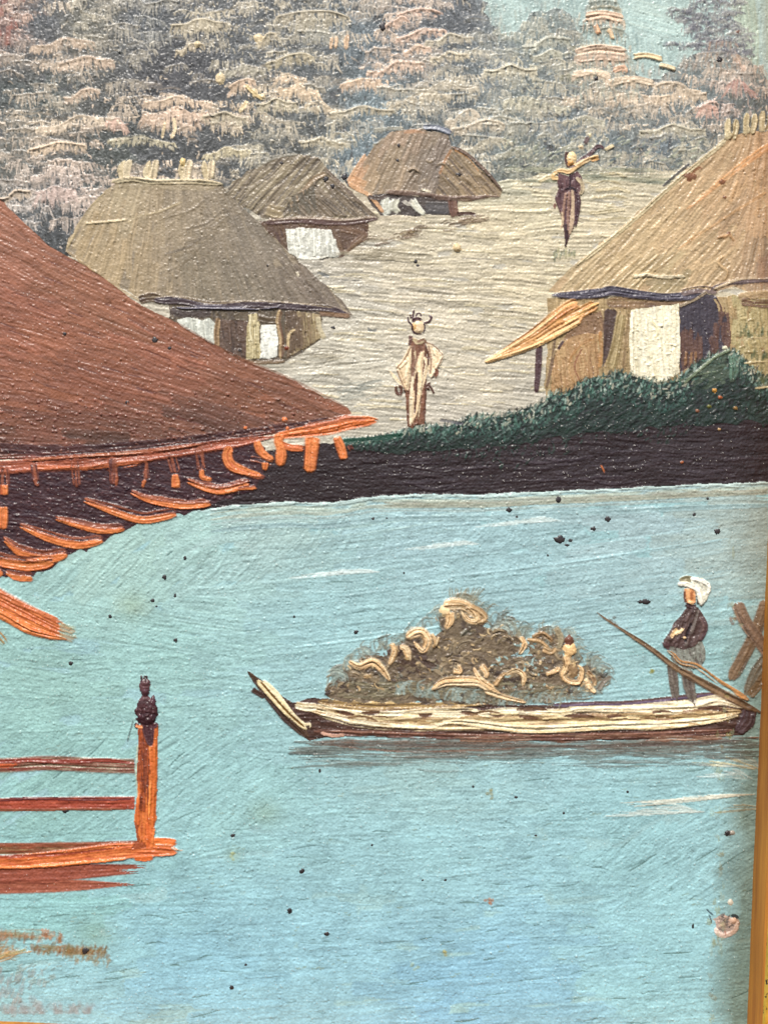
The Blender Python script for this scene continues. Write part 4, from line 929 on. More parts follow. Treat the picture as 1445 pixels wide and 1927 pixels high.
p_boat = part('painted_boat', None, 'long cream and brown flat boat with an upturned pointed prow')
fill([(465, 1262), (500, 1284), (526, 1306), (552, 1322), (590, 1312), (640, 1318), (800, 1324), (1000, 1326), (1100, 1328), (1250, 1318), (1340, 1304), (1395, 1318), (1424, 1336), (1416, 1366), (1396, 1384), (1345, 1386), (1200, 1392), (1050, 1394),
      (900, 1390), (700, 1384), (610, 1388), (582, 1394), (566, 1382), (540, 1352), (500, 1308), (476, 1282)], ['#443029', '#523a32', '#3a2a26'], p_boat, ang=.02, w=9, L=90, dens=2.6, h=1.8, groove=.4, amp=.8)
q = part('prow', p_boat)
stroke([(466, 1263), (500, 1300), (545, 1350), (582, 1390)], [4, 20, 26, 12], ['#43302a', '#55402f', '#382824'], q, h=2, tin=.05, rag=2)
stroke([(474, 1296), (482, 1302), (500, 1312)], 9, ['#453029'], q, h=2)
stroke([(485, 1280), (510, 1308), (540, 1340), (578, 1373)], [9, 10, 9, 7], ['#f0dfb4', '#e0cb9c', '#f6ead0'], q, h=3.6, rag=2)
stroke([(496, 1280), (520, 1304), (550, 1342), (572, 1362), (583, 1362), (584, 1370)], [5, 8, 7, 6, 5, 4], ['#f2e4c0', '#dcc698'], q, h=4, rag=2)
stroke([(490, 1281), (515, 1310), (548, 1346), (574, 1368)], 3, ['#7c5a2c', '#94703a'], q, h=1.2)
q = part('hull', p_boat)
CR = ['#f2e2ba', '#e3cfa2', '#f7ecd2', '#cdb588']; TN = ['#a88a62', '#c2a678', '#8a6c50', '#d4ba8c']
stroke([(560, 1328), (620, 1338), (720, 1352), (850, 1356), (1000, 1354), (1150, 1352), (1300, 1346), (1396, 1338)], [16, 34, 38, 40, 42, 42, 44, 26], TN + ['#efdcb2'], q, h=2.2, groove=.5, jit=.12, bs=3.2, rag=8)
stroke([(555, 1326), (575, 1330), (598, 1330)], [10, 14, 12], CR, q, h=3.6)
stroke([(596, 1326), (640, 1340), (720, 1346), (830, 1338), (900, 1336)], [10, 13, 14, 14, 8], CR, q, h=3.4, groove=.45, dry=.12)
stroke([(790, 1344), (900, 1344), (960, 1338), (1060, 1340), (1090, 1333), (1200, 1331), (1300, 1328), (1350, 1318), (1396, 1332)], [8, 12, 12, 9, 14, 16, 18, 22, 12], CR, q, h=3.6, groove=.4)
stroke([(600, 1344), (680, 1362), (800, 1370), (850, 1358)], [8, 12, 11, 6], CR, q, h=3.6, groove=.4, dry=.08)
stroke([(822, 1366), (860, 1358), (960, 1370), (1030, 1372), (1150, 1366), (1250, 1364), (1350, 1354), (1390, 1346)], [5, 12, 14, 14, 13, 16, 12, 6], CR, q, h=3.8, groove=.4)
for pts in [[(632, 1338), (650, 1342), (668, 1346)], [(706, 1350), (730, 1352), (752, 1350)], [(786, 1344), (800, 1346), (815, 1344)], [(866, 1340), (884, 1342), (900, 1346)], [(920, 1344), (940, 1346), (950, 1342)],
            [(975, 1348), (995, 1350), (1015, 1352)], [(970, 1335), (1010, 1334), (1030, 1336)], [(925, 1324), (950, 1322), (970, 1324)], [(1060, 1348), (1090, 1346), (1120, 1350)], [(1225, 1340), (1250, 1340), (1270, 1344)],
            [(1140, 1348), (1165, 1348), (1180, 1352)], [(680, 1341), (700, 1342), (716, 1340)], [(1310, 1334), (1340, 1332), (1370, 1340)]]:
    stroke(pts, [3, 8, 3], ['#5a4034', '#74543e', '#48342c'], q, h=1.2, rag=2)
for _ in range(26):
    x = R.uniform(600, 1340); y = R.uniform(1338, 1362)
    stroke([(x, y), (x + 30, y + R.normal() * 3), (x + 60, y + R.normal() * 3)], R.uniform(2, 4), [R.choice(['#efddb4', '#b4966a', '#8a6a4c', '#d8c294'])], q, h=3.2, dry=.25)
stroke([(598, 1320), (700, 1328), (830, 1326), (930, 1322)], [10, 11, 10, 6], ['#8f7250', '#b3945f', '#6f5644'], q, h=2, dry=.1)
stroke([(620, 1316), (680, 1320), (760, 1322)], 5, ['#c9ac78'], q, h=2.4, dry=.3)
stroke([(1040, 1326), (1100, 1324), (1180, 1322), (1260, 1314), (1345, 1304)], 7, ['#483430', '#5c4440', '#6a5a70'], q, h=2)
stroke([(590, 1376), (700, 1380), (850, 1384), (1000, 1386), (1200, 1382), (1380, 1374)], 12, ['#5a3c34', '#6f4a3e', '#4a322c', '#805a4a'], q, h=2, groove=.45, dry=.08)
stroke([(604, 1378), (625, 1384), (650, 1383)], 5, ['#c9a08a', '#a87c68'], q, h=2.6)
for _ in range(14):
    x = R.uniform(820, 1300); y = R.uniform(1380, 1396)
    stroke([(x, y), (x + 60, y + 1), (x + 140, y - 2)], 3, ['#8f6a58', '#74503f', '#a8907c'], q, h=2.2, dry=.3)
q = part('stern', p_boat)
stroke([(1408, 1332), (1404, 1356), (1385, 1378)], [24, 34, 18], ['#54424a', '#66545a', '#47363a'], q, h=2.4, rag=3)

p_cargo = part('cargo', p_boat, 'heap of curling brown and cream brushwood piled on the boat')
cpoly = [(610, 1312), (622, 1285), (640, 1262), (660, 1248), (685, 1228), (735, 1214), (765, 1196), (800, 1176), (835, 1150), (870, 1132), (912, 1146), (925, 1178), (955, 1170), (985, 1196), (1020, 1192), (1045, 1186), (1072, 1206), (1086, 1240),
         (1112, 1248), (1140, 1276), (1125, 1300), (1060, 1314), (1000, 1318), (930, 1322), (880, 1314), (850, 1320), (760, 1323), (680, 1322), (620, 1316)]
cm = pmask(cpoly, 4)
yy_, xx_ = np.nonzero(cm)
def curl(x, y, r, th0, sweep, w_, cols, a=.9, h=2., pid=p_cargo, dry=.1):
    th = th0 + np.linspace(0, sweep, 5)
    stroke([(x + r * math.cos(t), y + r * math.sin(t) * .8) for t in th], w_, cols, pid, a=a, h=h, dry=dry, tin=.25, tout=.45, rag=2)
cl = [(870, 1160, 46, 34), (790, 1235, 62, 44), (700, 1268, 56, 36), (650, 1288, 42, 26), (880, 1235, 80, 60), (955, 1200, 30, 34), (1030, 1215, 36, 30), (1068, 1230, 26, 34), (1000, 1270, 90, 36), (1115, 1275, 34, 26), (830, 1300, 200, 28), (700, 1300, 90, 28), (1010, 1300, 90, 26)]
cm &= np.any([((GX[None, :] - a_) / c_) ** 2 + ((GY[:, None] - b_) / d_) ** 2 < 1 for a_, b_, c_, d_ in cl], axis=0)
yy_, xx_ = np.nonzero(cm)
fill(None, ['#6b5c4c', '#7d6d58', '#5a4c40'], p_cargo, mask=cm, ang=-.2, w=8, L=26, dens=2, h=1.6, a=.9, spread=.8)
for a_, b_, c_, d_ in cl * 5:      # broad bristle swirls, clump by clump
    x, y = a_ + R.normal() * c_ * .4, b_ + R.normal() * d_ * .35
    th0, sw, rr0 = R.uniform(2.6, 5.2), R.uniform(1.2, 2.6), R.uniform(.3, .75) * min(c_, d_, 40)
    th = th0 + np.linspace(0, sw, 6)
    stroke([(x + rr0 * math.cos(t_), min(1312, y + rr0 * .85 * math.sin(t_))) for t_ in th], R.uniform(8, 15), [['#5c4a3e', '#8a765c', '#4c3e36', '#a08a6a'], ['#6a5a4a', '#93836a', '#574a3e'], ['#7b7666', '#5d5a50', '#959080']][R.integers(3)], p_cargo, a=.85, h=2.2, groove=.55, bs=1.8, rag=6, tin=.1, tout=.25)
for _ in range(260):
    k = R.integers(len(yy_)); x, y = GX[xx_[k]], GY[yy_[k]]
    up = (y < np.interp(x, [610, 700, 870, 1000, 1140], [1270, 1235, 1165, 1205, 1260]))
    cs = ['#7e8278', '#8f9488', '#6b6c62'] if up and R.random() < .5 else [['#574a40', '#6f604e'], ['#857560', '#a08c6e'], ['#4d423a', '#5f5246'], ['#94836a', '#74664f']][R.integers(4)]
    curl(x, y, R.uniform(5, 17), R.uniform(0, 6.28), R.choice([-1, 1]) * R.uniform(1.2, 3), R.uniform(2.5, 6.5), cs, h=R.uniform(1.2, 3.2))
for _ in range(120):   # long flat strokes at the foot of the heap
    x, y = R.uniform(620, 1080), R.uniform(1285, 1314)
    stroke([(x, y), (x + 25, y + R.normal() * 4), (x + 55, y + R.normal() * 3)], R.uniform(2.5, 6), ['#6f6652', '#857a62', '#5c5444', '#93896c'], p_cargo, a=.8, h=1.8, dry=.25)
for _ in range(420):   # wispy edge
    t = R.random(); q_ = wobble(cpoly[1:-5], 0, 6); x, y = q_[int(t * (len(q_) - 20))]
    an = -1.3 + R.normal() * .6
    l = R.uniform(8, 30)
    stroke([(x + R.normal() * 5, y + 6), (x + math.cos(an) * l * .6 + R.normal() * 3, y + math.sin(an) * l * .6), (x + math.cos(an + .6) * l, y + math.sin(an + .6) * l)], R.uniform(2, 4), [R.choice(['#7f8c84', '#8d8a76', '#6e6c60', '#96a59e'])], p_cargo, a=.6, h=1.3, tout=.6, rag=1)
for k in range(12): stroke([(850 + k * 4, 1132), (846 + k * 5, 1118), (844 + k * 6 + R.normal() * 3, 1104)], 3, ['#7c7660', '#948d74'], p_cargo, a=.6, h=1.2, tout=.6)
for x, y, n_ in [(945, 1190, 20), (1130, 1265, 14), (680, 1235, 14), (830, 1160, 12), (632, 1278, 16), (1060, 1195, 12)]:
    for k in range(n_): curl(x, y, R.uniform(10, 24), R.uniform(3.3, 5.5), R.uniform(.8, 1.8), 2.6, [R.choice(['#8fa09a', '#7b8078', '#a9b4a8'])], a=.6, h=1.5)
for _ in range(46):   # gaps where the water shows through on the right
    x, y = R.uniform(925, 1110), R.uniform(1195, 1300)
    curl(x, y, R.uniform(4, 10), R.uniform(0, 6.28), R.uniform(1, 2.4), R.uniform(2, 4), ['#93b4b2', '#a2c0bd', '#7f9894'], a=.75, h=1)
for _ in range(60):
    k = R.integers(len(yy_)); x, y = GX[xx_[k]], GY[yy_[k]]
    if y > 1180: dab(x, y, R.uniform(3, 9), R.uniform(2, 5), '#40342f', p_cargo, 1, a=.8, amp=.3)
fill([(728, 1224), (760, 1208), (800, 1218), (830, 1250), (790, 1268), (745, 1258)], ['#4a3a35', '#5b4a40'], p_cargo, ang=.6, w=6, L=18, base=False, dens=1.4, h=1.6)
fill([(860, 1170), (905, 1160), (912, 1190), (880, 1200)], ['#51443c', '#625446'], p_cargo, ang=1.2, w=5, L=18, base=False, dens=1.4, h=1.6)
q = part('brushwood_curl', p_boat, 'thick cream impasto curls over the heap of brushwood')
CG = ['#8f6f4c', '#e2bf90', '#d2a878', '#f0d8b2', '#e8cba0']; CT = ['#8a6a4a', '#c4a277', '#a8865e', '#dcc096']
def thick(pts, w_, cols=CG, h=5.):
    stroke(pts, (np.array(w_) * 1.3).tolist(), cols, q, h=h * .85, rag=2, groove=.45, edge=.1, soft=.4, jit=.1, bs=2.)
dab(838, 1148, 11, 12, '#eed0a0', q, 5)
thick([(834, 1140), (852, 1136), (872, 1138), (890, 1150), (896, 1168), (880, 1166), (868, 1150)], [14, 16, 14, 14, 10, 8, 5])
thick([(845, 1152), (846, 1168), (838, 1184)], [14, 12, 5]); thick([(884, 1142), (900, 1150), (912, 1164), (896, 1172)], [8, 12, 10, 6], CT)
thick([(764, 1200), (782, 1190), (796, 1190), (804, 1206), (796, 1224), (786, 1216), (778, 1206)], [10, 14, 12, 14, 10, 6, 4])
thick([(812, 1192), (820, 1208), (814, 1220)], [4, 6, 4], CT); thick([(826, 1198), (820, 1216)], 4, CT)
thick([(736, 1210), (742, 1226), (732, 1252)], [7, 9, 5]); thick([(752, 1216), (764, 1222), (770, 1244)], [6, 11, 6])
thick([(656, 1244), (676, 1254), (700, 1246), (716, 1256), (735, 1282)], [6, 9, 12, 10, 4])
thick([(684, 1274), (700, 1272)], 5, CT)
thick([(812, 1298), (836, 1284), (864, 1282), (900, 1284), (925, 1300), (942, 1306)], [5, 12, 14, 13, 11, 8])
thick([(890, 1256), (904, 1278), (930, 1296)], [4, 8, 6]); thick([(905, 1252), (914, 1266), (912, 1276)], [9, 9, 5]); thick([(930, 1290), (944, 1272), (952, 1266)], [9, 7, 4], CT)
thick([(912, 1300), (950, 1312), (990, 1322)], [8, 7, 4]); thick([(852, 1262), (866, 1264), (862, 1250)], [8, 7, 4]); thick([(950, 1270), (970, 1262), (984, 1272), (982, 1292)], [4, 6, 9, 4])
thick([(978, 1198), (986, 1212), (976, 1232)], [6, 8, 4]); thick([(990, 1204), (1012, 1206), (1032, 1220)], [5, 6, 6], CT); thick([(1000, 1200), (1020, 1192), (1040, 1208)], 6, ['#8a6a50', '#a5845f'])
thick([(1020, 1222), (1036, 1228), (1046, 1218)], [7, 7, 5], CT); thick([(1044, 1180), (1054, 1200), (1050, 1220)], [9, 9, 5], ['#94866a', '#a8997c'])
dab(1071, 1222, 13, 14, '#eec48c', q, 5.5); dab(1070, 1204, 9, 9, '#6f4636', q, 4)
thick([(1062, 1232), (1066, 1250), (1058, 1270), (1068, 1282), (1088, 1284), (1094, 1262), (1086, 1250)], [9, 10, 8, 7, 8, 7, 5]); dab(1078, 1262, 10, 14, '#8f7252', q, 2.5)
thick([(1026, 1270), (1046, 1262), (1052, 1254)], [5, 7, 6]); thick([(1100, 1276), (1108, 1292), (1120, 1304)], [6, 9, 6]); thick([(1104, 1262), (1116, 1278), (1118, 1290)], 6, ['#94745a', '#a88764'])
thick([(1124, 1298), (1136, 1282), (1150, 1272)], [7, 7, 6], ['#6b5a4c', '#8c8476'])
for _ in range(110):
    k = R.integers(len(yy_)); x, y = GX[xx_[k]], GY[yy_[k]]
    if y < 1300: curl(x, y, R.uniform(4, 13), R.uniform(0, 6.28), R.uniform(1, 2.2), R.uniform(1.8, 4), [['#c4a678', '#d8ba8a'], ['#a58a66', '#bfa27a'], ['#e2c89c', '#c8aa7c']][R.integers(3)], a=.75, h=2.6, pid=q)

p_bm = part('painted_person', None, 'boatman in a white hat and dark jacket standing at the stern with a pole')
q = part('trousers', p_bm)
for pts, w_ in [([(1262, 1248), (1266, 1280), (1270, 1315)], [16, 17, 13]), ([(1290, 1260), (1296, 1295), (1304, 1322)], [20, 21, 12])]:
    stroke(pts, w_, ['#5a504c', '#746a60', '#4c423e'], q, h=2.6, rag=3, groove=.35)
    stroke([(x + 2, y + 8) for x, y in pts], 4, ['#7c7266', '#4a3c38'], q, h=3, dry=.2)
stroke([(1304, 1324), (1308, 1316)], 4, ['#d6d0c0'], q, h=3)
fill([(1256, 1212), (1322, 1206), (1328, 1240), (1318, 1256), (1290, 1262), (1260, 1240)], ['#6f6c62', '#8a8c82', '#5d5650'], q, ang=1.3, w=6, L=24, dens=2.4, h=2, amp=2.5, groove=.4)
q = part('jacket', p_bm)
fill([(1291, 1142), (1313, 1143), (1322, 1158), (1328, 1180), (1322, 1200), (1306, 1216), (1284, 1222), (1262, 1216), (1248, 1216), (1246, 1204), (1262, 1182), (1278, 1160)], ['#4e3d3c', '#5f4c48', '#43322f'], q, ang=1.9, w=8, L=30, dens=3, h=2.8, groove=.4)
stroke([(1312, 1146), (1302, 1180), (1288, 1218)], 6, ['#7a7068', '#5c504c'], q, h=3.2, dry=.2)
stroke([(1300, 1172), (1292, 1190), (1288, 1210)], 4, ['#2e2224'], q, h=1.4)
stroke([(1318, 1160), (1325, 1182), (1314, 1206)], 10, ['#523c40', '#65504c'], q, h=3)
stroke([(1250, 1206), (1252, 1214), (1262, 1220)], 10, ['#513a3a'], q, h=3)
q = part('hand', p_bm)
stroke([(1260, 1200), (1268, 1188), (1274, 1182)], [4, 7, 5], ['#eccb9c', '#dcae7a'], q, h=4); stroke([(1268, 1194), (1278, 1188), (1285, 1181)], [4, 5, 4], ['#eed0a4'], q, h=4)
dab(1287, 1200, 3, 3, '#e6c296', q, 4)
q = part('face', p_bm)
stroke([(1296, 1106), (1297, 1122), (1300, 1138)], [18, 19, 14], ['#d99b66', '#c98452', '#e6b482'], q, h=3, rag=2)
stroke([(1301, 1110), (1300, 1122), (1298, 1130)], 4, ['#a4663f'], q, h=2); dab(1298, 1134, 6, 4, '#ecba88', q, 3.6)
stroke([(1288, 1136), (1300, 1142), (1312, 1140)], 7, ['#3e2a2a'], q, h=2.6); stroke([(1287, 1112), (1287, 1124), (1290, 1136)], 3, ['#6a4230'], q, h=2)
stroke([(1308, 1110), (1312, 1124), (1312, 1138)], 4, ['#46302c'], q, h=2)
q = part('hat', p_bm)
stroke([(1278, 1096), (1290, 1090), (1302, 1092)], 12, ['#8f8668', '#7a7258'], q, h=2.4)
fill([(1297, 1088), (1306, 1086), (1320, 1088), (1335, 1098), (1336, 1112), (1328, 1130), (1318, 1142), (1313, 1134), (1308, 1114), (1302, 1104)], ['#e2e0d0', '#cfcab4', '#efeee2'], q, ang=1.1, w=8, L=30, dens=3, h=3.6, amp=.6)
stroke([(1274, 1100), (1286, 1099), (1298, 1102), (1310, 1110), (1315, 1124), (1318, 1140)], [7, 9, 8, 7, 8, 6], ['#f6f2e4', '#e6dfc8'], q, h=5, rag=1)
stroke([(1298, 1088), (1316, 1092), (1332, 1102), (1330, 1118)], 5, ['#f4f0e2'], q, h=5, rag=1)
p_pole = part('painted_pole', None, 'slanting punt pole held across the boat stern')
stroke([(1122, 1152), (1140, 1166), (1180, 1192), (1225, 1222), (1270, 1256), (1330, 1290), (1390, 1322), (1432, 1342)], [2, 4, 8, 9, 12, 15, 14, 10], ['#66533f', '#84694e', '#523f32'], p_pole, h=3.4, rag=2, tin=.05)
stroke([(1254, 1224), (1266, 1232), (1280, 1246), (1310, 1254), (1350, 1282), (1385, 1304), (1408, 1318)], [4, 6, 9, 8, 9, 10, 9], ['#d4a26c', '#b98654', '#8f6c4c'], p_pole, h=4.4, rag=1, dry=.08)
stroke([(1135, 1164), (1180, 1190), (1240, 1232)], 2.5, ['#8d8470'], p_pole, h=4, dry=.2)

# ================================================================== 12 the two standing villagers
SK = ['#f0d2a8', '#e2bb88']; BR = ['#6f4a3a', '#875f4a', '#5c3c30']; CRM = ['#f6e6c6', '#ead2ac', '#d9bd98']
p_v1 = part('painted_person', None, 'villager in a cream wide-sleeved robe standing on the path above the water')
fill([(770, 652), (776, 640), (800, 644), (806, 690), (800, 730), (799, 798), (782, 800), (775, 806), (766, 802), (762, 735), (768, 690)], BR, p_v1, ang=1.55, w=6, L=50, dens=3, h=2, amp=.6, groove=.4)
q = part('robe', p_v1)
for pts, w_ in [([(774, 652), (764, 676), (748, 694)], [5, 10, 5]), ([(772, 655), (762, 690), (758, 722)], [6, 13, 6]), ([(774, 652), (773, 690), (766, 735)], [6, 9, 7]), ([(746, 684), (756, 708), (764, 732)], [4, 9, 8]), ([(733, 698), (744, 712), (756, 726)], [2, 5, 4])]:
    stroke(pts, w_, CRM, q, h=3.2, rag=1, groove=.35)
fill([(802, 643), (812, 650), (833, 670), (824, 688), (812, 712), (806, 706), (806, 680)], CRM, q, ang=1.3, w=6, L=30, dens=3, h=3, amp=.4)
stroke([(818, 654), (832, 670), (820, 696), (811, 712)], 4, ['#f6e6c8'], q, h=4, rag=1)
stroke([(806, 650), (811, 680), (809, 706)], 3, ['#b5947a'], q, h=2.4)
stroke([(793, 662), (788, 692), (790, 720), (784, 770), (773, 797)], [5, 10, 7, 4, 3], CRM, q, h=3.4, rag=1)
stroke([(799, 672), (803, 688), (797, 715), (790, 740)], [4, 6, 5, 3], CRM, q, h=3.2, rag=1)
stroke([(778, 700), (774, 740), (772, 800)], [3, 5, 4], CRM, q, h=3, rag=1)
stroke([(778, 650), (777, 680), (776, 712)], 6, ['#7c5a48', '#937260'], q, h=2); stroke([(800, 650), (806, 670), (805, 690)], 3, ['#5f4034'], q, h=1.6)
stroke([(776, 636), (786, 644), (802, 638)], [4, 9, 5], ['#cdb892', '#bba684'], q, h=2.6)
stroke([(784, 644), (797, 640), (805, 650)], 3, ['#8d6a54'], q, h=2)
stroke([(773, 630), (772, 642), (769, 652)], [6, 5, 3], ['#5a3a34', '#6e4c40'], q, h=2.6)
stroke([(820, 692), (822, 702), (816, 712)], 5, ['#7a5140'], q, h=2.4); stroke([(757, 732), (764, 737), (771, 736)], 3, ['#5b3f34'], q, h=2)
for pts in [[(774, 650), (764, 672), (746, 694)], [(747, 696), (757, 722), (765, 738)], [(804, 645), (818, 652), (834, 670)], [(833, 672), (822, 694), (811, 714)], [(777, 655), (776, 690), (769, 734)]]:
    stroke(pts, 1.8, ['#86624c', '#9c7a60'], q, h=2.2, rag=1, a=.8)
for pts in [[(779, 735), (777, 768), (776, 798)], [(792, 720), (791, 750), (786, 790)], [(797, 660), (794, 690), (794, 715)], [(781, 660), (781, 690), (779, 715)]]:
    stroke(pts, 2.6, ['#e8d2ae', '#cdb28e'], q, h=3, rag=1, dry=.1)
for pts in [[(785, 700), (783, 740), (780, 780)], [(801, 720), (800, 760), (798, 795)]]:
    stroke(pts, 2.4, ['#54382e', '#684838'], q, h=1.4, rag=1)
q = part('hand', p_v1)
for x, y in [(750, 734)]:
    stroke([(x - 5, y - 8), (x - 4, y + 4), (x + 3, y + 8), (x + 5, y - 4), (x - 2, y - 8)], 4.5, ['#54362e', '#7a5848'], q, h=3)
stroke([(800, 736), (805, 724), (813, 720)], 4, ['#5a3e34'], q, h=3); stroke([(806, 724), (812, 732), (817, 742)], 3, ['#54382f'], q, h=3); stroke([(803, 728), (810, 738)], 3, ['#5f443a'], q, h=3)
q = part('face', p_v1)
dab(787, 616, 11, 13, '#f0d4ac', q, 4.4, amp=.05); dab(778, 615, 5, 7, '#dfb57c', q, 3.6)
q = part('hair', p_v1)
HD = ['#46303a', '#563a3c']
for pts, w_ in [([(767, 596), (769, 606), (775, 612), (776, 622), (783, 628), (794, 629)], 2.2), ([(797, 608), (804, 607), (810, 602), (811, 597), (806, 594)], 3.2), ([(776, 606), (777, 594), (779, 583)], 2.6),
                ([(781, 602), (784, 592), (790, 590), (793, 597)], 2.4), ([(771, 592), (774, 600)], 2.4), ([(776, 605), (785, 600), (793, 603)], 5), ([(797, 608), (799, 618), (796, 627)], 1.8)]:
    stroke(pts, w_, HD, q, h=3.2, rag=1)

p_v2 = part('painted_person', None, 'far villager in a dark robe raising one arm near the trees')
fill([(1050, 326), (1068, 332), (1086, 322), (1094, 334), (1096, 352), (1089, 366), (1090, 378), (1084, 402), (1079, 430), (1072, 442), (1066, 462), (1063, 468), (1060, 432), (1053, 402), (1043, 374), (1050, 356), (1047, 340)],
     ['#5a4044', '#6b4e4e', '#4a3438'], p_v2, ang=1.5, w=6, L=30, dens=3, h=2.4, amp=.6, groove=.35)
q = part('robe', p_v2)
stroke([(1083, 335), (1094, 346), (1095, 358), (1090, 368)], [5, 7, 6, 4], ['#cdbc9c', '#b5a284'], q, h=3, rag=1)
for pts, w_, cc in [([(1064, 362), (1060, 390), (1058, 420)], 4, ['#a58270', '#8a6a5c']), ([(1070, 360), (1068, 400), (1066, 440)], 4, ['#8d6c5e', '#a58270']), ([(1076, 358), (1077, 390), (1074, 425), (1070, 442)], [4, 5, 7, 4], ['#d9c4a4', '#c0a488']),
                    ([(1062, 358), (1074, 354), (1084, 362)], 3, ['#2f2024']), ([(1086, 366), (1088, 385), (1082, 428)], [7, 6, 3], ['#4e363a', '#5e4444']), ([(1063, 420), (1065, 445), (1063, 466)], [4, 4, 2], ['#3c2a2c']), ([(1056, 400), (1058, 420), (1054, 430)], 3, ['#c2aa8c'])]:
    stroke(pts, w_, cc, q, h=2.8, rag=1)
stroke([(1045, 388), (1041, 388)], 8, ['#8d6458'], q, h=2.4, rag=0)
stroke([(1072, 324), (1072, 338), (1071, 356)], 3, ['#3a282c'], q, h=1.6)
q = part('arm', p_v2)
stroke([(1083, 310), (1100, 298), (1112, 288), (1122, 277), (1130, 277), (1136, 282)], [7, 8, 7, 6, 6, 3], ['#4c3438', '#5f4648'], q, h=3, rag=1)
stroke([(1046, 322), (1058, 322), (1070, 324), (1084, 314), (1100, 304), (1126, 294)], [6, 7, 8, 8, 6, 8], ['#efd4a8', '#dfb47c', '#f4e0bc'], q, h=4.4, rag=1)
stroke([(1110, 302), (1120, 300), (1127, 297)], 6, ['#d29a5a', '#e8bc80'], q, h=4)
stroke([(1137, 283), (1145, 279), (1154, 274)], [4, 6, 5], ['#e6d4ac'], q, h=4.2, rag=1)
stroke([(1047, 324), (1040, 330), (1040, 336), (1050, 336)], [5, 5, 6, 6], ['#e6c48e', '#d09c5c'], q, h=4, rag=1)
stroke([(1012, 344), (1026, 336), (1038, 332)], [3, 6, 4], ['#dccba4'], p_ground, h=2.6)
q = part('face', p_v2)
stroke([(1066, 286), (1065, 302), (1070, 314), (1082, 312)], [6, 6, 5, 3], ['#4a3230', '#5c403a'], q, h=2.6, rag=1)
dab(1075, 299, 9, 13, '#efd2a0', q, 4.6, amp=.05); dab(1073, 308, 6, 5, '#e0a868', q, 4)
stroke([(1106, 256), (1103, 264), (1098, 272)], [4, 8, 3], ['#5d4a4a', '#6f5c58'], p_grove, h=2); dab(1092, 277, 5, 4, '#e2cba6', p_grove, 3); stroke([(1108, 250), (1110, 260)], 4, ['#dccaa0'], p_grove, h=3)
for _ in range(30):
    x, y = R.uniform(1040, 1080), 478 + R.normal() * 6
    stroke([(x, y + 5), (x + 2, y - 5)], 2.2, [R.choice(['#8d8f78', '#6c705f', '#a8a37e'])], p_ground, a=.7, h=1.6, rag=1)
dab(860, 467, 8, 8, '#d8bf94', p_ground, 5, amp=.2)
for x, y in [(600, 508), (558, 510)]: stroke([(x, y), (x + 3, y + 8), (x + 1, y + 14)], 4, ['#c9bda4'], p_hl, h=3)
for pts in [[(598, 512), (612, 518), (622, 522)], [(640, 528), (655, 530), (690, 532)], [(690, 618), (700, 622), (712, 620)]]:
    stroke(pts, 5, ['#4e5256', '#6a6c6c'], p_ground, a=.8, h=.6, dry=.3)
for _ in range(12):
    x, y = R.uniform(630, 700), R.uniform(725, 760)
    stroke([(x, y), (x + 26, y - 8), (x + 50, y - 12)], 4, ['#7e8480', '#98988c'], p_ground, a=.6, h=1, dry=.3)
stroke([(826, 790), (850, 794), (875, 798)], 5, ['#4c4a50'], p_ground, a=.8, h=.6, dry=.25)

# ================================================================== 13 paint loss near the frame
p_loss = part('paint_loss', None, 'chipped spot of bare pinkish ground beside the frame')
fill([(1346, 1728), (1356, 1722), (1370, 1727), (1384, 1724), (1389, 1738), (1384, 1752), (1372, 1762), (1357, 1760), (1346, 1750)], ['#b3a198', '#c9b4a8', '#9a8c86'], p_loss, ang=.4, w=6, L=14, dens=2.5, h=.8, amp=2.5)
for k in range(46):
    x, y = 1361 + R.normal() * 9, 1737 + R.normal() * 7
    dab(x, y, R.uniform(2, 4), R.uniform(1.5, 3), R.choice(['#8d7f78', '#7a7472', '#a89a90', '#665f60', '#d0b8aa']), p_loss, R.uniform(.2, 1.8), amp=.3)
stroke([(1344, 1746), (1352, 1758), (1366, 1760), (1382, 1750), (1386, 1736)], [6, 8, 7, 8, 6], ['#f2ddd0', '#e4c4b4'], p_loss, h=3.4, rag=1)
dab(1378, 1732, 7, 6, '#eccdb8', p_loss, 3); stroke([(1372, 1724), (1384, 1724), (1388, 1732)], 5, ['#3c474c'], p_loss, h=.3)
stroke([(1362, 1750), (1364, 1756), (1363, 1761)], 2.5, ['#a8705c'], p_loss, h=1.5, a=.7)
p_chip = part('paint_chip', None, 'tiny white chip just above the bare pinkish spot')
dab(1373, 1697, 5, 6, '#eeeadb', p_chip, 2.6)
p_chip = part('paint_chip', None, 'small dark chip with a pale edge higher up beside the frame')
dab(1370, 1568, 9, 6, '#5d5a58', p_chip, 1.6); dab(1377, 1567, 5, 4, '#a8a298', p_chip, 2.2)
stroke([(1328, 1710), (1336, 1718), (1342, 1722)], 2, ['#4c6068'], p_water, h=0); stroke([(1333, 1720), (1337, 1732), (1338, 1740)], 1.6, ['#4c6068'], p_water, h=0)

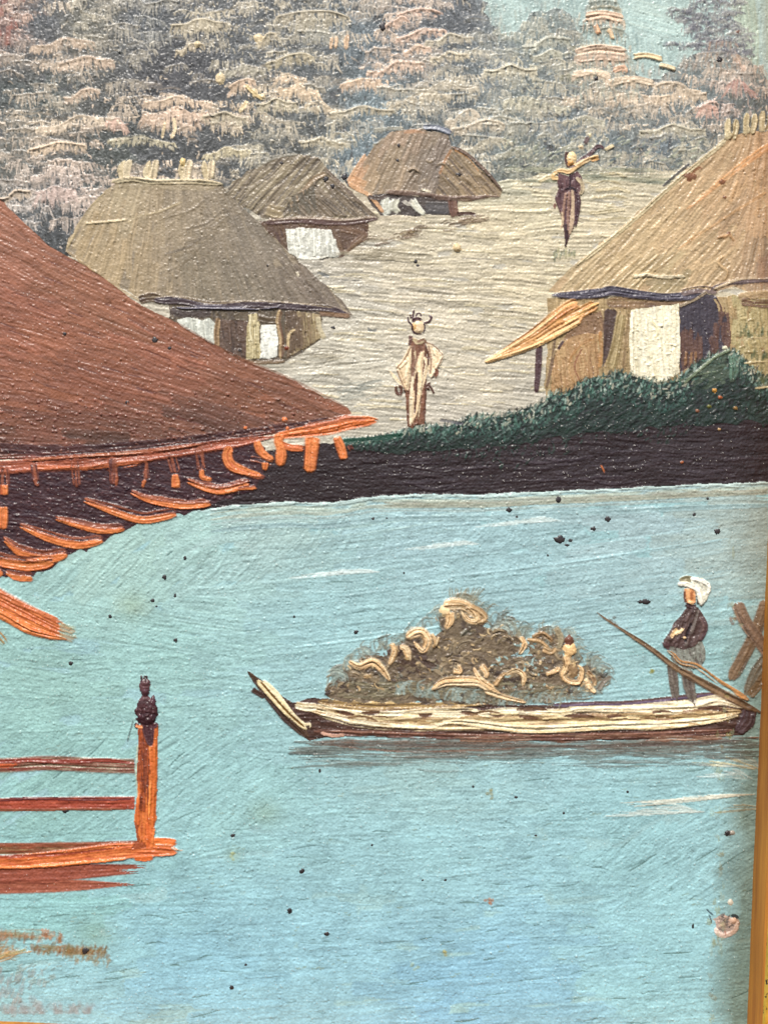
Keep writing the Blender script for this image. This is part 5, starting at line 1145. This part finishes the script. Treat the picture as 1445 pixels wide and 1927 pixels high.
# ================================================================== 14 ageing: dirt tide along the frame with painted frame shade, grain, grit
yy = GY[:, None]; xx = GX[None, :]
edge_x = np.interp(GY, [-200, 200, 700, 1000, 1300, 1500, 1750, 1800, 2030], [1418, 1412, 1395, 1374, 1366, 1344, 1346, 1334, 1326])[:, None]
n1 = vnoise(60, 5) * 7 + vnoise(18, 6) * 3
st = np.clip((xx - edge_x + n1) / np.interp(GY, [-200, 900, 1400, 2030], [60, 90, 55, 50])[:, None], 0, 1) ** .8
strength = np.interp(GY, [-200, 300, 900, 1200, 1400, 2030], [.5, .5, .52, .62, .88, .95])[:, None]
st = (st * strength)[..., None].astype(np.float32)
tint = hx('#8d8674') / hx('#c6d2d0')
C[:] = C * (1 - st) + C * tint * st  # dirt stain, with the frame's shade painted into the same darkening tint
# yellow-brown tide line and specks at the lower edge of the stain
for _ in range(60):
    y = R.uniform(1440, 2000) if R.random() < .75 else R.uniform(1000, 1440); x = float(np.interp(y, GY, edge_x[:, 0])) + R.normal() * 7 + 6
    dab(x, y, R.uniform(2, 6), R.uniform(3, 10), R.choice(['#8d8a50', '#7c6a3a', '#94987a']), None, .8, a=R.uniform(.15, .45), amp=.3)
# stained haze patches in the lower left water
for x, y, r in [(180, 1760, 40), (440, 1610, 16), (250, 1140, 30), (500, 1530, 30), (760, 1240, 20), (835, 1795, 12)]:
    d = np.exp(-(((xx - x) / r) ** 2 + ((yy - y) / (r * .8)) ** 2))[..., None].astype(np.float32) * .35
    C[:] = C * (1 - d) + C * (hx('#9aa37c') / hx('#aac6c4')) * d
lum = 1 + .05 * vnoise(45, 21) + .045 * vnoise(9, 22) + .05 * vnoise(3.2, 23) + .05 * vnoise(1.7, 24)
C *= lum[..., None].astype(np.float32)
# gentle blur of the relief, then fine grit
def blur(A):
    A = A.copy(); A[1:-1] = (A[:-2] + 2 * A[1:-1] + A[2:]) / 4; A[:, 1:-1] = (A[:, :-2] + 2 * A[:, 1:-1] + A[:, 2:]) / 4
    return A
Zh = (.35 * Zh + .65 * blur(blur(Zh))) * 1.18
Zh += (.14 * vnoise(1.7, 34) + .2 * vnoise(2.6, 31) + .12 * vnoise(5, 32) + .2 * vnoise(14, 33)).astype(np.float32)
n_g = 22000
gx = R.uniform(X0, X1, n_g); gy = R.uniform(Y0, Y1, n_g)
for x, y in zip(gx, gy):
    r = R.uniform(1.0, 2.1); hgt = R.uniform(.3, 1.4) * (1 if R.random() < .8 else -1.2)
    j, i = int((x - X0) * S), int((y - Y0) * S)
    if i < 3 or j < 3 or i > H - 4 or j > W - 4: continue
    d2 = ((GX[j - 2:j + 3][None] - x) ** 2 + (GY[i - 2:i + 3][:, None] - y) ** 2) / r ** 2
    Zh[i - 2:i + 3, j - 2:j + 3] += (hgt * np.exp(-d2)).astype(np.float32)
    if hgt > 0 and R.random() < .25:
        C[i, j] = C[i, j] * .4 + .6 * hx('#efe9dc')  # glint painted as a pale dot on some raised grains
    if hgt < 0:
        C[i, j] *= .5
np.clip(C, .004, .86, out=C)

# ================================================================== materials
def mat_paint(name, rough, spec, coat):
    m = bpy.data.materials.new(name); m.use_nodes = True
    t = m.node_tree; b = t.nodes['Principled BSDF']
    at = t.nodes.new('ShaderNodeAttribute'); at.attribute_name = 'pigment'
    tc = t.nodes.new('ShaderNodeTexCoord')
    no = t.nodes.new('ShaderNodeTexNoise'); no.inputs['Scale'].default_value = 900; no.inputs['Detail'].default_value = 4
    t.links.new(tc.outputs['Object'], no.inputs['Vector'])
    mr = t.nodes.new('ShaderNodeMapRange'); mr.inputs['To Min'].default_value = .88; mr.inputs['To Max'].default_value = 1.12
    t.links.new(no.outputs['Fac'], mr.inputs['Value'])
    mx = t.nodes.new('ShaderNodeMix'); mx.data_type = 'RGBA'; mx.blend_type = 'MULTIPLY'; mx.inputs['Factor'].default_value = 1
    t.links.new(at.outputs['Color'], mx.inputs['A']); t.links.new(mr.outputs['Result'], mx.inputs['B'])
    t.links.new(mx.outputs['Result'], b.inputs['Base Color'])
    r2 = t.nodes.new('ShaderNodeMapRange'); r2.inputs['To Min'].default_value = rough - .12; r2.inputs['To Max'].default_value = rough + .12
    t.links.new(no.outputs['Fac'], r2.inputs['Value']); t.links.new(r2.outputs['Result'], b.inputs['Roughness'])
    b.inputs['Specular IOR Level'].default_value = spec
    b.inputs['Coat Weight'].default_value = coat; b.inputs['Coat Roughness'].default_value = .22
    n2 = t.nodes.new('ShaderNodeTexNoise'); n2.inputs['Scale'].default_value = 3500; n2.inputs['Detail'].default_value = 3
    t.links.new(tc.outputs['Object'], n2.inputs['Vector'])
    bp = t.nodes.new('ShaderNodeBump'); bp.inputs['Strength'].default_value = .25; bp.inputs['Distance'].default_value = .0001
    t.links.new(n2.outputs['Fac'], bp.inputs['Height']); t.links.new(bp.outputs['Normal'], b.inputs['Normal'])
    return m
M_paint = mat_paint('varnished_oil_paint', .38, .26, .06)

def mat_simple(name, c1, c2, scale, rough, metal=0., stretch=(1, 1, 1), bump=.2, bd=.0003, dots=None):
    m = bpy.data.materials.new(name); m.use_nodes = True
    t = m.node_tree; b = t.nodes['Principled BSDF']
    tc = t.nodes.new('ShaderNodeTexCoord'); mp = t.nodes.new('ShaderNodeMapping'); mp.inputs['Scale'].default_value = stretch
    t.links.new(tc.outputs['Object'], mp.inputs['Vector'])
    no = t.nodes.new('ShaderNodeTexNoise'); no.inputs['Scale'].default_value = scale; no.inputs['Detail'].default_value = 6; no.inputs['Roughness'].default_value = .65
    t.links.new(mp.outputs['Vector'], no.inputs['Vector'])
    rp = t.nodes.new('ShaderNodeValToRGB'); rp.color_ramp.elements[0].position = .35; rp.color_ramp.elements[1].position = .65
    rp.color_ramp.elements[0].color = (*c1, 1); rp.color_ramp.elements[1].color = (*c2, 1)
    t.links.new(no.outputs['Fac'], rp.inputs['Fac'])
    out = rp.outputs['Color']
    if dots:
        vo = t.nodes.new('ShaderNodeTexNoise'); vo.inputs['Scale'].default_value = dots; vo.inputs['Detail'].default_value = 2
        t.links.new(tc.outputs['Object'], vo.inputs['Vector'])
        r3 = t.nodes.new('ShaderNodeValToRGB'); r3.color_ramp.elements[0].position = .60; r3.color_ramp.elements[1].position = .66
        t.links.new(vo.outputs['Fac'], r3.inputs['Fac'])
        mx = t.nodes.new('ShaderNodeMix'); mx.data_type = 'RGBA'; mx.inputs['B'].default_value = (.04, .02, .012, 1)
        t.links.new(r3.outputs['Color'], mx.inputs['Factor']); t.links.new(out, mx.inputs['A']); out = mx.outputs['Result']
    t.links.new(out, b.inputs['Base Color'])
    b.inputs['Roughness'].default_value = rough; b.inputs['Metallic'].default_value = metal
    bp = t.nodes.new('ShaderNodeBump'); bp.inputs['Strength'].default_value = bump; bp.inputs['Distance'].default_value = bd
    t.links.new(no.outputs['Fac'], bp.inputs['Height']); t.links.new(bp.outputs['Normal'], b.inputs['Normal'])
    return m
M_board = mat_simple('raw_wood_board', (.18, .1, .05), (.3, .19, .1), 60, .7, stretch=(8, 1, 1))
M_wall = mat_simple('brown_rabbet', (.34, .115, .010), (.52, .21, .022), 260, .75, .0, stretch=(1, 1, .06))
M_gilt = mat_simple('worn_gilding', (.62, .33, .03), (.85, .5, .07), 220, .38, .55, dots=520)
M_speck = mat_simple('dark_residue', (.012, .010, .012), (.03, .022, .022), 900, .4)

# ================================================================== objects
painting = bpy.data.objects.new('oil_painting', None)
col_.objects.link(painting)
painting.location = (0, 0, Z0 - (2050 - CY) * U)
painting['label'] = 'old oil painting of thatched lakeside huts and a laden boat, thickly brushed and speckled'
painting['category'] = 'painting'
base = np.array(painting.location)

def P3(x, y, h):
    return np.stack([(x - CX) * U, -h * U, (CY - y) * U + Z0 - base[2]], -1)

def mesh_obj(name, verts, faces, mat, parent, smooth=True, quads=None):
    me = bpy.data.meshes.new(name)
    if quads is not None:
        me.vertices.add(len(verts)); me.vertices.foreach_set('co', np.ascontiguousarray(verts, np.float32).ravel())
        n = len(quads)
        me.loops.add(n * 4); me.loops.foreach_set('vertex_index', np.ascontiguousarray(quads, np.int32).ravel())
        me.polygons.add(n); me.polygons.foreach_set('loop_start', np.arange(0, n * 4, 4, dtype=np.int32))
        me.polygons.foreach_set('use_smooth', np.ones(n, bool))
        me.update(calc_edges=True)
    else:
        me.from_pydata([tuple(v) for v in verts], [], faces)
        if smooth: me.polygons.foreach_set('use_smooth', [True] * len(me.polygons))
        me.update()
    me.materials.append(mat)
    o = bpy.data.objects.new(name, me)
    col_.objects.link(o)
    if parent is not None: o.parent = parent
    return o

VX, VY = np.meshgrid(GX, GY)
POS = P3(VX, VY, Zh.astype(np.float64)).reshape(-1, 3)
COLS = np.concatenate([C.reshape(-1, 3), np.ones((H * W, 1), np.float32)], 1)
cid = ID[:-1, :-1]
objs = {}
def get_obj(k):
    if k in objs: return objs[k]
    name, par, label = PARTS[k]
    parent = painting if par is None else get_obj(par)
    ii, jj = np.nonzero(cid == k)
    if len(ii) < 6:
        if any(p[1] == k for p in PARTS):
            o = bpy.data.objects.new(name, None); col_.objects.link(o); o.parent = parent
        else:
            objs[k] = None; return None
    else:
        v0 = ii * W + jj
        quads = np.stack([v0, v0 + W, v0 + W + 1, v0 + 1], 1)
        uq, inv = np.unique(quads.ravel(), return_inverse=True)
        o = mesh_obj(name, POS[uq], None, M_paint, parent, quads=inv.reshape(-1, 4))
        at = o.data.color_attributes.new('pigment', 'FLOAT_COLOR', 'POINT')
        at.data.foreach_set('color', np.ascontiguousarray(COLS[uq], np.float32).ravel())
    if label: o['label'] = label
    objs[k] = o
    return o
for k in range(len(PARTS)): get_obj(k)

# the board behind the paint
def box(name, x0, y0, x1, y1, h0, h1, mat, parent):
    v = [P3(np.array(x), np.array(y), np.array(h)) for h in (h0, h1) for x, y in ((x0, y0), (x1, y0), (x1, y1), (x0, y1))]
    f = [(0, 1, 2, 3), (7, 6, 5, 4), (0, 4, 5, 1), (1, 5, 6, 2), (2, 6, 7, 3), (3, 7, 4, 0)]
    return mesh_obj(name, v, f, mat, parent, smooth=False)
box('panel', X0 - 2, Y0 - 2, X1 + 2, Y1 + 2, -40, -6, M_board, painting)

# black spots stuck to the paint, each its own lump
specks = [(1050, 940, 6, 7), (957, 959, 6, 6), (972, 973, 3, 3), (1143, 977, 7, 6), (1116, 995, 6, 5), (1052, 1015, 12, 9), (1073, 1017, 5, 4), (1066, 1026, 7, 3), (1305, 968, 4, 4), (1349, 1000, 7, 6), (1212, 1132, 14, 6), (702, 976, 4, 3),
          (728, 975, 3, 2), (349, 1050, 4, 4), (310, 1086, 5, 5), (288, 1130, 5, 5), (295, 1141, 3, 2), (330, 1121, 3, 5), (331, 1204, 5, 5), (208, 1160, 4, 4), (134, 1248, 5, 5), (670, 1189, 5, 5), (554, 1160, 3, 3), (124, 1526, 6, 4), (602, 1450, 3, 5), (568, 1639, 6, 6), (545, 1714, 6, 6),
          (615, 1757, 6, 5), (436, 1858, 5, 5), (463, 1815, 3, 3), (161, 1789, 8, 8), (292, 640, 6, 7), (122, 628, 5, 4), (320, 655, 4, 4), (613, 337, 6, 6), (626, 350, 6, 5), (648, 333, 7, 7), (748, 302, 4, 4), (750, 274, 4, 4), (862, 329, 6, 5),
          (782, 492, 4, 4), (786, 500, 4, 3), (627, 617, 5, 4), (720, 50, 7, 10), (1121, 148, 5, 5), (1352, 112, 7, 6), (1368, 1567, 5, 5), (1303, 1743, 3, 6), (838, 1656, 3, 3), (970, 1500, 4, 3), (439, 1572, 5, 4), (240, 757, 5, 4), (505, 500, 4, 3), (450, 660, 4, 3), (1330, 938, 3, 3), (530, 307, 4, 4),
          (1030, 1045, 2.5, 2.5), (760, 1078, 2.5, 2.5), (620, 1300, 2.5, 2), (890, 1480, 3, 3), (1060, 1530, 3, 3), (1180, 1490, 3, 3), (1008, 1572, 3, 2), (795, 1656, 3, 2), (700, 1590, 2.5, 2.5)]
def blob(name, x, y, rx, ry, hgt, mat):
    j, i = int((x - X0) * S), int((y - Y0) * S)
    z = float(np.median(Zh[i - 3:i + 4, j - 3:j + 4])) - .6
    n = 20; vs_, fs = [], []
    wob = 1 + R.standard_normal(n) * .16
    for ring, (rr_, hh_) in enumerate([(1., 0.), (.92, .45), (.62, .85), (.28, 1.)]):
        for k in range(n):
            t = 2 * math.pi * k / n
            vs_.append(P3(np.array(x + rx * rr_ * wob[k] * math.cos(t)), np.array(y + ry * rr_ * wob[k] * math.sin(t)), np.array(z + .6 * (ring > 0) + hgt * hh_)))
    vs_.append(P3(np.array(x), np.array(y), np.array(z + .6 + hgt)))
    for ring in range(3):
        for k in range(n):
            a_, b_ = ring * n + k, ring * n + (k + 1) % n
            fs.append((a_, a_ + n, b_ + n, b_))
    for k in range(n): fs.append((3 * n + k, 4 * n, 3 * n + (k + 1) % n))
    return mesh_obj(name, vs_, fs, mat, painting)
for x, y, rx, ry in specks:
    blob('dark_speck', x, y, rx * .86, ry * .86, min(1.4, .22 * min(rx, ry)), M_speck)

# ================================================================== gilt frame: right and bottom rails
frame = bpy.data.objects.new('picture_frame', None)
col_.objects.link(frame)
frame.location = painting.location
frame['label'] = 'worn gilt picture frame with a brown inner edge, running down the right side'
frame['category'] = 'picture frame'
SL = -0.0435
def right_x(y): return 1427 + SL * (y - 1400)
b0 = 1921.5
cy_ = (b0 - SL * (1427 - SL * (-1400)) * 1) / (1 + SL * SL)       # corner of the inner edges
cy_ = (b0 - SL * (1427 - 1400 * SL)) / (1 + SL * SL)
cx_ = right_x(cy_)
dv = np.array([SL, 1.0]) / math.hypot(SL, 1)      # along the right rail, downwards
ov = np.array([dv[1], -dv[0]])                    # outward from the right rail
dh = -ov; oh = dv                                 # along the bottom rail (leftwards), outward (downwards)
profiles = {'inner_lip': [(0, -4), (0, 40), (1, 74), (2, 80), (4, 84)],
            'gilt_bead': [(4, 84), (6, 95), (13, 104), (23, 107), (33, 104), (40, 97), (42, 90)],
            'moulding': [(42, 90), (52, 92), (60, 112), (80, 140), (110, 150), (140, 146), (160, 128), (168, 90), (168, -60), (60, -60), (60, -44)]}
def rail(name, prof, mat, along, out, length):
    p = np.array(prof, float); n = 160
    vs_, fs = [], []
    for s_i in range(n + 1):
        t = s_i / n
        for (o_, h_) in p:
            start = -o_                                 # mitre at the corner
            s = start + (length - start) * t
            q_ = np.array([cx_, cy_]) - along * s + out * o_ if along is dv else np.array([cx_, cy_]) + along * s + out * o_
            jx = math.sin(s * .05) * .25 + math.sin(s * .013 + o_) * .5
            vs_.append(P3(np.array(q_[0]) + out[0] * jx, np.array(q_[1]) + out[1] * jx, np.array(h_ + math.sin(s * .031 + o_ * .2) * .6)))
    m = len(p)
    for i in range(n):
        for k in range(m - 1):
            a_ = i * m + k
            fs.append((a_, a_ + 1, a_ + m + 1, a_ + m))
    return mesh_obj(name, vs_, fs, mat, frame)
for nm, mt in (('inner_lip', M_wall), ('gilt_bead', M_gilt), ('moulding', M_gilt)):
    rail(nm, profiles[nm], mt, dv, ov, 2250)
    rail(nm, profiles[nm], mt, dh, oh, 1750)

scene.render.engine = 'CYCLES'
scene.render.resolution_x, scene.render.resolution_y = 767, 1024
